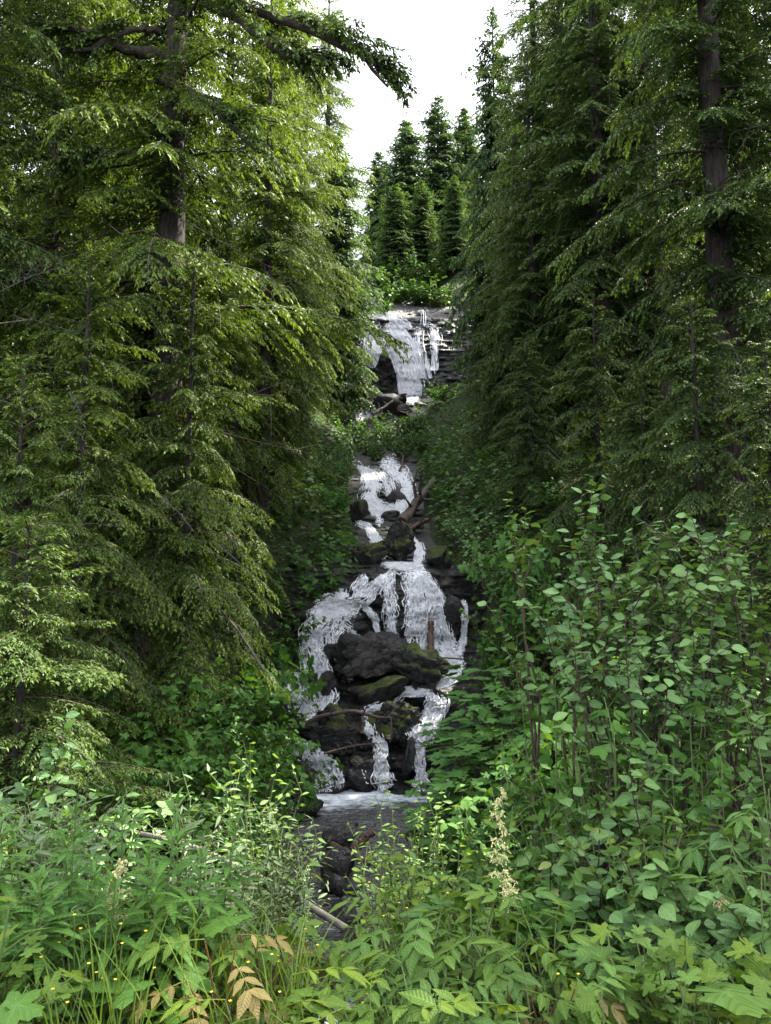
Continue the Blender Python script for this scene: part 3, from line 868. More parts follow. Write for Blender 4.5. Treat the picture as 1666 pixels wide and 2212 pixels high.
def strands(name, chutes, per_area, len_px, wid_m, off, wig, parent, seed, segs=9):
    r = np.random.default_rng(seed)
    US, RS, WD, OF = [], [], [], []
    for pts, w, s in chutes:
        pts = np.array(pts); seg = np.linalg.norm(np.diff(pts, axis=0), axis=1); L = seg.sum()
        cum = np.concatenate([[0], np.cumsum(seg)])
        n = int(per_area * L * w.mean() * s * s)
        if n < 1: continue
        ln = len_px * r.uniform(0.4, 1.4, n)
        t0 = r.uniform(-0.04, 1, n) * L
        T = t0[:, None] + np.linspace(0, 1, segs)[None] * ln[:, None]
        T = np.clip(T, 0, L * 1.05)
        cu = np.interp(T, cum, pts[:, 0]); cr = np.interp(T, cum, pts[:, 1]); cw = np.interp(T, cum, w)
        lat = np.clip(r.normal(0, 0.52, n), -1.25, 1.25)[:, None] + np.cumsum(r.normal(0, wig, (n, segs)), 1)
        # lateral direction = perpendicular to the chute
        du = np.interp(T + 1, cum, pts[:, 0]) - np.interp(T - 1, cum, pts[:, 0]); dr = np.interp(T + 1, cum, pts[:, 1]) - np.interp(T - 1, cum, pts[:, 1])
        nn = np.hypot(du, dr) + 1e-6
        US.append(cu - dr / nn * cw * lat); RS.append(cr + du / nn * cw * lat)
        WD.append((wid_m * r.uniform(0.4, 1.5, n))[:, None] * (np.sin(np.linspace(0.15, 3.0, segs))[None] * 0.8 + 0.2) * r.uniform(0.55, 1.4, (n, segs)))
        OF.append(r.uniform(0.25, 1.5, n)[:, None] * off * (0.6 + 0.8 * r.random((n, segs))))
    U, RR, WD, OF = (np.concatenate(x) for x in (US, RS, WD, OF))
    P = bed_point(U, RR, OF + 0.10, 0.42)
    n = len(U)
    T = np.gradient(P, axis=1); side = norm(np.cross(T, np.array([0, -1, 0.35])))
    A = P + side * WD[..., None] * 0.5; B = P - side * WD[..., None] * 0.5
    C = P + np.array([0, -0.5, 0.2]) * WD[..., None]
    V = np.stack([A, C, B], 2).reshape(-1, 3)
    b = (np.arange(n)[:, None] * segs + np.arange(segs - 1)[None]).ravel() * 3
    F = np.concatenate([np.stack([b, b + 1, b + 4, b + 3], -1), np.stack([b + 1, b + 2, b + 5, b + 4], -1)])
    return child(name, mesh_np(name, V - np.array(parent.location), [F], M_white, smooth=True), parent)


wf = empty('waterfall', bed_point(np.array([900.]), np.array([855.]))[0])
tag(wf, 'tall veil of white water spilling over the upper cliff beside pale slab rock', 'waterfall')
water_sheet('water_sheet', UPPER, 720, 960, 664, 995, 1.3, 1.6, M_foam_hi, wf, 0.10)
strands('water_strands', UPPER, 0.20, 44, 0.055, 0.16, 0.035, wf, 31)
ms = empty('cascade', bed_point(np.array([850.]), np.array([1130.]))[0])
tag(ms, 'narrow white cascade tumbling between boulders and logs below the upper falls', 'cascade')
water_sheet('water_sheet', MIDDLE, 755, 930, 975, 1232, 1.4, 1.4, M_foam_mid, ms, 0.07)
strands('water_strands', MIDDLE, 0.22, 20, 0.032, 0.11, 0.09, ms, 32)
lf = empty('waterfall', bed_point(np.array([830.]), np.array([1690.]))[0])
tag(lf, 'wide lacy white waterfall fanning over dark rock steps into the pool', 'waterfall')
water_sheet('water_sheet', LOWER, 600, 1025, 1212, 1712, 1.7, 1.7, M_foam_lo, lf, 0.07)
strands('water_strands', LOWER, 0.15, 26, 0.020, 0.14, 0.09, lf, 33, 8)

# pool and outflow
m, ns, ls = newmat('stream_water')
out = N(ns, 'ShaderNodeOutputMaterial'); pr = N(ns, 'ShaderNodeBsdfPrincipled')
pr.inputs['Base Color'].default_value = (0.028, 0.028, 0.026, 1); pr.inputs['Roughness'].default_value = 0.12
pr.inputs['Specular IOR Level'].default_value = 0.8
tc = N(ns, 'ShaderNodeTexCoord'); no = N(ns, 'ShaderNodeTexNoise', Scale=7.0, Detail=4.0, Roughness=0.65)
mp = N(ns, 'ShaderNodeMapping'); mp.inputs['Scale'].default_value = (0.55, 1.3, 1)
ls.new(tc.outputs['Object'], mp.inputs[0]); ls.new(mp.outputs[0], no.inputs['Vector'])
bp = N(ns, 'ShaderNodeBump', Strength=1.0, Distance=0.10); ls.new(no.outputs[0], bp.inputs['Height']); ls.new(bp.outputs[0], pr.inputs['Normal'])
a = N(ns, 'ShaderNodeAttribute'); a.attribute_name = 'foam'
n2 = N(ns, 'ShaderNodeTexNoise', Scale=6.0, Detail=6.0, Roughness=0.7); ls.new(mp.outputs[0], n2.inputs['Vector'])
f = math_node(ns, ls, 'ADD', math_node(ns, ls, 'MULTIPLY', n2.outputs[0], 1.6), a.outputs['Fac'])
fac = ramp(ns, ls, f, 1.22, 1.75)
df = N(ns, 'ShaderNodeBsdfDiffuse'); df.inputs['Color'].default_value = (0.66, 0.72, 0.78, 1)
mx = N(ns, 'ShaderNodeMixShader'); ls.new(fac, mx.inputs[0]); ls.new(pr.outputs[0], mx.inputs[1]); ls.new(df.outputs[0], mx.inputs[2])
ls.new(mx.outputs[0], out.inputs['Surface'])
M_water = m

ys = np.arange(4.0, 18.3, 0.09); ss = np.linspace(-1, 1, 44)
YY, SS = np.meshgrid(ys, ss, indexing='ij')
cx = stream_x(YY); hw = stream_hw(YY) + 0.75
XX = cx + SS * hw
wz = np.interp(YY, [4, 6, 10.8, 13.3, 15.5, 17.2, 18.3], [-4.95, -4.86, -4.70, -4.42, -4.08, -3.93, -3.90])
rip = fbm(np.stack([XX * 0.8, YY * 1.6, XX * 0], -1), 1.6, 4, 4.0).reshape(YY.shape) * 0.05
foam = 0.70 * np.exp(-((YY - 17.6) / 0.55) ** 2) + 0.62 * np.exp(-((YY - 16.8) / 0.8) ** 2) * np.clip(0.9 - np.maximum(SS, -0.2) * 1.1, 0, 1)
foam += 0.62 * np.exp(-((YY - 9.6) / 1.0) ** 2) * np.exp(-((SS - 0.1) / 0.45) ** 2) + 0.35 * np.exp(-((YY - 12.4) / 1.0) ** 2) * np.exp(-((SS - 0.3) / 0.5) ** 2) + 0.03
w = link(bpy.data.objects.new('stream_water', mesh_np('stream_water', np.stack([XX, YY, wz + rip], -1).reshape(-1, 3), [grid_faces(*YY.shape)[:, ::-1]], M_water, {'foam': foam.ravel()}, smooth=True)))
tag(w, kind='structure')

# ------------------------------------------------------------------ rocks and logs
def rock_mesh(size, seed, sub=4, cuts=9, rough=0.10):
    r = np.random.default_rng(seed)
    bm = bmesh.new(); bmesh.ops.create_icosphere(bm, subdivisions=sub, radius=1.0)
    V = np.array([v.co[:] for v in bm.verts])
    for _ in range(cuts + 5):
        n = norm(r.normal(0, 1, 3) * np.array([1, 1, 0.8])); d = r.uniform(0.38, 0.80)
        k = V @ n - d
        V = V - np.where(k > 0, k * 0.97, 0)[:, None] * n
    S = np.array(size) / (V.max(0) - V.min(0))
    V = V * S
    sc = 1.6 / max(size)
    dn = fbm(V, sc * 2.2, 5, seed * 0.37) * rough * min(size) + fbm(V * np.array([0.7, 0.7, 3.0]), sc * 2.0, 3, seed * 0.7) * rough * 0.55 * min(size)
    dn += fbm(V, sc * 9.0, 4, seed * 0.91) * 0.045 * min(size)
    V = V + norm(V) * dn[:, None]
    F = np.array([[v.index for v in f.verts] for f in bm.faces]); bm.free()
    return V, F


def rock(label, u0, u1, r0, r1, y, mat, seed, depth=0.7, tilt=0.0, sub=4, cuts=9, rough=0.10, name='boulder', cat='boulder'):
    mpp = KPX / F_PX * y
    wx, hz = (u1 - u0) * mpp, (r1 - r0) * mpp * 1.12
    V, F = rock_mesh((wx, max(wx, hz) * depth, hz), seed, sub, cuts, rough)
    me = mesh_np(name, V, [F], mat)
    o = link(bpy.data.objects.new(name, me))
    o.location = Vector(at((u0 + u1) / 2, (r0 + r1) / 2, y)); o.rotation_euler = (0, R(tilt), R(seed * 37 % 40 - 20))
    tag(o, label, cat)
    return o


rock('large dark slab boulder with a flat top in the middle of the lower falls', 722, 908, 1378, 1470, 19.75, M_rock, 3, 0.55, -9, sub=5, cuts=12, rough=0.2)
rock('jagged mossy boulder leaning against the dark slab in the lower falls', 840, 958, 1412, 1492, 19.3, M_mossrock, 5, 0.6, 20, sub=5, cuts=12, rough=0.25)
rock('low green mossy rock under the dark slab boulder', 756, 885, 1474, 1528, 18.95, M_mossrock, 8, 0.5, -16, sub=4, rough=0.2)
rock('round yellow mossy rock with plants near the pool', 682, 772, 1530, 1588, 18.2, M_mossrock, 13, 0.6, 10, rough=0.2)
rock('blocky dark boulder with moss on one side above the pool', 808, 920, 1514, 1590, 18.35, M_mossrock, 15, 0.6, 14, sub=5, cuts=12, rough=0.22)
rock('wide flat dark rock ledge strewn with twigs above the pool', 680, 806, 1588, 1640, 18.0, M_rock, 17, 0.6, 6, sub=5, cuts=12, rough=0.25)
rock('dark wet block at the pool edge below the twig ledge', 742, 812, 1640, 1702, 17.75, M_rock, 19, 0.6, -8, cuts=12, rough=0.22)
rock('narrow dark wet block splitting the chutes above the pool', 868, 892, 1610, 1690, 17.75, M_rock, 21, 0.9, 8, cuts=12, rough=0.22)
rock('dark rounded rock on the pool bank beside the lower chute', 624, 676, 1640, 1735, 17.4, M_rock, 24, 0.9, 10, cuts=14, rough=0.25)
rock('wet rock with white trickles beside the green mossy rock', 692, 738, 1464, 1512, 19.3, M_rock, 25, 0.8, rough=0.22)
rock('small dark rock at the foot of the big chute', 650, 688, 1450, 1482, 19.4, M_rock, 27, 0.8, sub=3, rough=0.2)
rock('small dark rock in the churn beside the right chute', 934, 978, 1482, 1514, 19.0, M_rock, 29, 0.8, sub=3, rough=0.2)
rock('dark wet outcrop beside the thin strand of the lower falls', 950, 996, 1288, 1370, 21.1, M_rock, 31, 0.8, rough=0.22)
rock('dark triangular boulder with a mossy top in midstream', 828, 897, 1150, 1224, 23.6, M_mossrock, 37, 0.8, sub=5, cuts=6, rough=0.15)
rock('brown mossy boulder on the stream edge next to the triangular one', 752, 832, 1166, 1244, 23.2, M_mossrock, 39, 0.8, 14, sub=4, rough=0.2)
rock('mossy block under the overhanging shrub on the stream edge', 925, 975, 1180, 1250, 22.8, M_mossrock, 41, 0.8, -10, rough=0.2)
rock('small wet stone near the top of the middle cascade', 794, 820, 1006, 1028, 38.5, M_streamrock, 43, 0.8, sub=3)
rock('wide wet rock under the middle cascade', 828, 872, 1062, 1098, 33.0, M_streamrock, 45, 0.7, 15, sub=3)
rock('dark stone in the log jam of the middle cascade', 828, 874, 1108, 1136, 30.3, M_rock, 47, 0.8, sub=3)
rock('small dark stone midway in the middle cascade', 810, 834, 1040, 1060, 35.6, M_rock, 49, 0.8, sub=3)
rock('dark bank boulder beside the middle cascade', 756, 800, 1085, 1130, 30.0, M_mossrock, 51, 0.8, sub=3)
rock('grey boulder lying across the stream behind the driftwood', 690, 778, 1776, 1830, 14.4, M_streamrock, 53, 0.8, 4)
rock('grey boulder in the stream in front of the driftwood', 704, 774, 1828, 1906, 13.2, M_streamrock, 55, 0.8, -6)
rock('flat grey stone slab below the stream boulders', 700, 752, 1890, 1930, 12.6, M_streamrock, 57, 0.9, 12, sub=3)
rock('small dark stone beside the flat stone slab', 745, 785, 1905, 1940, 12.2, M_streamrock, 59, 0.9, sub=3)
rock('half hidden stone in the shaded stream bend', 720, 790, 1945, 1990, 11.6, M_streamrock, 61, 0.8, sub=3)
rock('dark low stone in the pool shallows', 636, 700, 1722, 1752, 16.2, M_rock, 63, 0.8, sub=4, cuts=14, rough=0.2)
rock('overhanging dark block on the pale rock slab', 955, 990, 698, 718, 55.6, M_rock, 67, 0.8, -6, sub=3)
rock('dark rock hump under the foot of the upper waterfall', 800, 900, 850, 905, 50.5, M_rock, 69, 0.8, sub=3)
rock('small grey stone at the stream mouth under the leaves', 690, 730, 2060, 2095, 10.2, M_streamrock, 71, 0.8, sub=3)


def log(label, pts, r0, r1, mat, name='log', cat='log', sides=10, side_twigs=0, seed=0, bump=0.12):
    r = np.random.default_rng(100 + seed)
    P = np.array([at(*p) for p in pts]).reshape(-1, 3)
    t = np.linspace(0, 1, len(P)); tt = np.linspace(0, 1, 14)
    P = np.stack([np.interp(tt, t, P[:, k]) for k in range(3)], -1)
    P[1:-1] += r.normal(0, r0 * 0.10, P[1:-1].shape)
    rad = np.linspace(r0, r1, 14) * r.uniform(1 - bump, 1 + bump, 14)
    base = P[0].copy(); b = MB(); V, F, uv = tube(P - base, rad, sides); b.add(V, F, uv)
    b.add(np.concatenate([V[:sides], [P[0] - base]]), [np.array([[i, (i + 1) % sides, sides] for i in range(sides)])])
    b.add(np.concatenate([V[-sides:], [P[-1] - base]]), [np.array([[i, sides, (i + 1) % sides] for i in range(sides)])])
    o = link(bpy.data.objects.new(name, b.mesh(name, mat, True))); o.location = Vector(base)
    tag(o, label, cat)
    for k in range(side_twigs):
        i = r.integers(3, 13); d = norm(r.normal(0, 1, 3) + [0, -0.4, 0.5]) * np.linalg.norm(P[-1] - P[0]) * r.uniform(0.10, 0.28)
        mb = MB(); V, F, uv = tube(np.stack([P[i], P[i] + d * 0.5 + r.normal(0, 0.04, 3), P[i] + d]) - base, [rad[i] * 0.45, rad[i] * 0.3, rad[i] * 0.12], 5); mb.add(V, F, uv)
        child('twig', mb.mesh('twig', mat), o)
    return o


log('thick dark log leaning down into the middle cascade', [(868, 1128, 29.0), (905, 1082, 30.8), (946, 1030, 33.0)], 0.20, 0.15, M_darklog, seed=1, side_twigs=9)
log('reddish broken log lying below the thick dark one', [(862, 1156, 27.2), (925, 1122, 28.6)], 0.11, 0.07, M_redlog, seed=2, side_twigs=5)
log('second dark log wedged behind the reddish broken one', [(850, 1140, 28.6), (915, 1138, 28.2)], 0.12, 0.09, M_darklog, seed=3, side_twigs=5)
log('thin pale crooked stick above the middle cascade', [(863, 1018, 37.5), (870, 1000, 37.8), (871, 985, 38), (864, 976, 38)], 0.06, 0.035, M_log, 'stick', 'stick', 6, 0, 4)
log('pale stick lying across behind the triangular boulder', [(798, 1179, 25.0), (848, 1167, 25.2)], 0.06, 0.045, M_log, 'stick', 'stick', 7, 2, 5)
log('weathered pale log below the foot of the upper waterfall', [(772, 918, 47.5), (828, 894, 48.2)], 0.16, 0.10, M_log, seed=6, side_twigs=3)
log('dark branching log at the foot of the upper waterfall', [(806, 896, 48.5), (850, 866, 49.5)], 0.16, 0.08, M_darklog, seed=7, side_twigs=8)
log('twisted dark root mass standing below the upper waterfall', [(872, 900, 49.0), (866, 872, 49.3), (874, 852, 49.5)], 0.45, 0.15, M_darklog, 'stump', 'stump', 9, 12, 8, 0.3)
log('pale fallen branch in the brush between the two falls', [(840, 935, 45), (900, 905, 46)], 0.08, 0.04, M_log, 'fallen_branch', 'branch', 6, 5, 9)
log('brown upright log stuck in the lower waterfall', [(930, 1422, 20.0), (931, 1345, 20.5)], 0.09, 0.08, M_redlog, seed=10)
log('thin pale stick lying level beside the upright log', [(938, 1420, 19.9), (998, 1424, 19.7)], 0.025, 0.018, M_log, 'stick', 'stick', 6, 0, 11)
log('black curved branch lying over the mossy rocks above the pool', [(660, 1563, 17.4), (700, 1545, 17.3), (760, 1535, 17.3), (815, 1550, 17.3), (845, 1551, 17.3)], 0.045, 0.03, M_darklog, 'fallen_branch', 'branch', 7, 6, 12)
log('thin bare twig hanging down from the black curved branch', [(845, 1551, 17.2), (846, 1580, 17.15), (842, 1605, 17.1)], 0.025, 0.012, M_log, 'stick', 'stick', 6, 3, 13)
log('crooked brown root between the two mossy rocks', [(780, 1535, 17.4), (786, 1560, 17.3), (782, 1585, 17.2)], 0.06, 0.03, M_log, 'root', 'root', 7, 5, 14, 0.3)
log('tangle of wet twigs caught on the flat ledge', [(700, 1628, 17.1), (760, 1612, 17.1), (815, 1605, 17.1)], 0.03, 0.012, M_log, 'fallen_branch', 'branch', 6, 14, 15)
log('pale broken driftwood stick resting on the stream boulder', [(718, 1826, 13.6), (802, 1866, 13.1)], 0.060, 0.04, M_redlog, 'driftwood', 'driftwood', 8, 0, 16)
log('straight brown driftwood stick lying level behind the pale one', [(688, 1846, 13.9), (768, 1838, 13.8)], 0.035, 0.03, M_redlog, 'driftwood', 'driftwood', 7, 0, 17)
log('dark reddish driftwood root beside the stream boulder', [(762, 1840, 13.7), (785, 1815, 13.8), (806, 1798, 14.0)], 0.09, 0.05, M_redlog, 'driftwood', 'driftwood', 8, 3, 18, 0.3)
log('dark plank like driftwood half in the stream', [(880, 1808, 14.5), (948, 1802, 14.6)], 0.07, 0.06, M_darklog, 'driftwood', 'driftwood', 7, 0, 19)
log('long smooth grey pole slanting down through the willows', [(250, 1790, 8.6), (360, 1812, 8.0), (450, 1842, 7.6), (600, 1916, 7.0), (750, 2008, 6.4)], 0.021, 0.030, M_pole, 'fallen_pole', 'pole', 9, 5, 20, 0.05)
log('thin grey branch hanging beside the slanting pole', [(515, 1950, 6.6), (575, 1910, 6.8), (600, 1880, 6.9)], 0.010, 0.006, M_pole, 'fallen_branch', 'branch', 6, 3, 21)
log('dead grey branch leaning out of the dark hemlock foot', [(570, 1448, 14.0), (520, 1370, 14.5), (470, 1308, 15.0)], 0.025, 0.012, M_deadtwig, 'fallen_branch', 'branch', 6, 8, 22)

G4 = 'tangles of dead grey twigs among the hemlocks'
for i, (pts, lab) in enumerate([
    ([(-20, 640, 12.0), (60, 600, 12.2), (150, 570, 12.6)], 'pale dead twig tangle at the picture edge above the slender trunk'),
    ([(-10, 700, 11.6), (70, 690, 12.0), (170, 720, 12.4)], 'dead grey twigs hanging below the pale tangle'),
    ([(140, 1150, 11.4), (190, 1130, 11.6), (270, 1140, 12.0)], 'dead grey branch fan behind the young hemlock'),
    ([(330, 1060, 12.6), (390, 1110, 12.2), (420, 1150, 12.0)], 'dead twig spray poking from the dark hemlock boughs'),
    ([(460, 1170, 13.2), (500, 1200, 13.0), (560, 1260, 12.8)], 'long dead twigs drooping over the green bank'),
    ([(150, 850, 11.4), (180, 900, 11.4), (110, 1000, 11.4)], 'bare grey twig beside the slender pale trunk'),
    ([(1180, 960, 20.0), (1210, 990, 19.6), (1250, 1010, 19.4)], 'grey broken twigs at the curved trunk base'),
]):
    tag(log(lab, pts, 0.008, 0.003, M_deadtwig, 'dead_branch', 'branch', 5, 34, 60 + i), group=G4)

# ------------------------------------------------------------------ leaves and broadleaf plants
def leaf_shape(prof, length=1.0, fold=0.10, curl=0.18, seg=None, serr=0.0, wave=0.0):
    """prof: list of (t, halfwidth). Returns V, F, UV. Along +x, face up (+z)."""
    t = np.array([p[0] for p in prof]); w = np.array([p[1] for p in prof])
    n = len(t)
    V, UV = [], []
    for i in range(n):
        z = -curl * t[i] ** 2
        ww = w[i] * (1 + (serr if i % 2 else -serr))
        wz = wave * math.sin(i * 2.1)
        V += [(t[i], ww, z + fold * ww + wz), (t[i], 0, z), (t[i], -ww, z + fold * ww - wz)]
        UV += [(t[i], ww), (t[i], 0), (t[i], -ww)]
    F = []
    for i in range(n - 1):
        a = i * 3; b = a + 3
        F += [[a + 1, b + 1, b, a], [a + 2, b + 2, b + 1, a + 1]]
    return np.array(V) * length, np.array(F), np.array(UV, float)


def xform(V, loc=(0, 0, 0), az=0.0, el=0.0, roll=0.0, s=1.0):
    cr, sr = math.cos(roll), math.sin(roll)
    Rr = np.array([[1, 0, 0], [0, cr, -sr], [0, sr, cr]])
    return (V * s) @ Rr.T @ rot_az_el(az, el).T + np.asarray(loc)


OV = [(0, 0.01), (0.10, 0.17), (0.28, 0.31), (0.5, 0.335), (0.72, 0.25), (0.88, 0.12), (1, 0.0)]
OVN = [(0, 0.01), (0.12, 0.13), (0.32, 0.21), (0.52, 0.21), (0.72, 0.14), (0.88, 0.06), (1, 0.0)]
LAN = [(0, 0.01), (0.14, 0.075), (0.35, 0.115), (0.58, 0.108), (0.80, 0.058), (1, 0.0)]
OBO = [(0, 0.01), (0.15, 0.06), (0.4, 0.16), (0.65, 0.22), (0.85, 0.17), (1, 0.02)]


def joined(parts):
    b = MB()
    for V, F, UV in parts: b.add(V, [F], UV)
    return b


def shape_single(prof, **k): return joined([leaf_shape(prof, **k)])


def petiole(a, b, r=0.012):
    a, b = np.array(a, float), np.array(b, float)
    V, F, uv = tube(np.stack([a, b]), [r, r * 0.7], 3)
    return V, F[0], np.full((len(V), 2), 0.02)


def shape_palmate(lobes=7, depth=0.52, spread=150, seed=0, cup=0.12, teeth=True):
    r = np.random.default_rng(seed)
    V = [(0.36, 0, 0)]; UV = [(0, 0)]; F = []
    angs = np.linspace(-spread, spread, lobes)
    c = np.array([0.36, 0, 0])
    ring = []
    for i, a in enumerate(angs):
        L = 0.66 * (1 - 0.42 * (abs(a) / spread) ** 1.6) * r.uniform(0.93, 1.07)
        da = (angs[1] - angs[0])
        for (f, l) in ((-0.5, depth), (-0.27, 0.80), (-0.13, 0.84), (0, 1.0), (0.13, 0.84), (0.27, 0.80)):
            q = R(a + f * da); l2 = L * l * (1 if not teeth else r.uniform(0.95, 1.05))
            ring.append((c[0] + l2 * math.cos(q), l2 * math.sin(q), -cup * l2 * l2 + 0.045 * math.cos(f * 6.283) * l2 - 0.03))
    ring.append((c[0] - 0.2, 0.02, -0.02))
    for p in ring: V.append(p); UV.append((math.hypot(p[0] - 0.36, p[1]) * 0.9, 0.06 + 0.25 * abs(math.sin(math.atan2(p[1], p[0] - 0.36) * lobes / 2))))
    n = len(ring)
    for i in range(n): F.append([0, 1 + i, 1 + (i + 1) % n])
    b = MB(); b.add(np.array(V), [np.array(F)], np.array(UV))
    V_, F_, u_ = petiole((0, 0, -0.02), (0.36, 0, -0.01), 0.010); b.add(V_, [F_], u_)
    return b


def shape_pinnate(n_pairs=3, prof=OVN, ll=0.42, seed=0, droop=0.25, ang=62, taper=0.8):
    r = np.random.default_rng(seed)
    b = MB()
    def ax(t): return np.array([t, 0, 0.06 * t - droop * t * t])
    P = np.array([ax(t) for t in np.linspace(0, 0.72, 5)])
    V, F, uv = tube(P, np.linspace(0.011, 0.006, 5), 3); b.add(V, F, uv * 0)
    for i in range(n_pairs):
        t = 0.26 + 0.46 * i / max(1, n_pairs - 1) if n_pairs > 1 else 0.4
        for sd in (-1, 1):
            V, F, uv = leaf_shape(prof, ll * taper ** (n_pairs - 1 - i if i < n_pairs / 2 else 0) * r.uniform(0.85, 1.08), 0.12, 0.28, serr=0.06)
            b.add(xform(V, ax(t), R(ang - 10 * i) * sd + r.normal(0, 0.08), R(-8) + r.normal(0, 0.15), r.normal(0, 0.2)), [F], uv)
    V, F, uv = leaf_shape(prof, ll * 1.05, 0.12, 0.28, serr=0.06)
    b.add(xform(V, ax(0.72), r.normal(0, 0.06), R(-22)), [F], uv)
    return b


def shape_trifoliate(seed=0, ll=0.62):
    r = np.random.default_rng(seed)
    b = MB(); V, F, uv = petiole((0, 0, 0), (0.36, 0, 0), 0.012); b.add(V, [F], uv)
    for a, s in ((0, 1.0), (R(78), 0.8), (R(-78), 0.8)):
        V, F, uv = leaf_shape(OV, ll * s * r.uniform(0.92, 1.08), 0.12, 0.22, serr=0.09)
        b.add(xform(V, (0.36, 0, 0), a + r.normal(0, 0.1), R(-8) + r.normal(0, 0.12), r.normal(0, 0.15)), [F], uv)
    return b


LEAF = {
    'alder': [shape_single(OV, fold=f, curl=c, serr=0.05, wave=w) for f, c, w in ((0.16, 0.14, 0.012), (0.05, 0.28, 0.018), (0.24, 0.06, 0.01))],
    'willow': [shape_single(LAN, fold=f, curl=c, wave=0.008) for f, c in ((0.2, 0.12), (0.35, 0.3))],
    'round': [shape_single(OBO, fold=f, curl=c) for f, c in ((0.18, 0.1), (0.08, 0.25))],
    'fire': [shape_single(LAN, fold=0.3, curl=c, wave=0.01) for c in (0.25, 0.45)],
    'club': [shape_palmate(7, 0.56, 150, s, 0.16) for s in (1, 2, 3)],
    'maple': [shape_palmate(5, 0.42, 128, s, 0.10) for s in (4, 5)],
    'parsnip': [shape_palmate(5, 0.50, 135, s, 0.14) for s in (6, 7)],
    'goat': [shape_pinnate(3, OVN, 0.44, s, 0.25) for s in (1, 2, 3)],
    'elder': [shape_pinnate(3, [(0, .01), (.15, .10), (.35, .16), (.55, .155), (.78, .09), (1, 0)], 0.5, s, 0.3, 66) for s in (4, 5)],
    'berry': [shape_trifoliate(s) for s in (1, 2, 3)],
}
_cache = {}


def leaf_meshes(kind, mat):
    k = (kind, mat.name)
    if k not in _cache: _cache[k] = [b.mesh(kind + '_leaf', mat, smooth=True) for b in LEAF[kind]]
    return _cache[k]


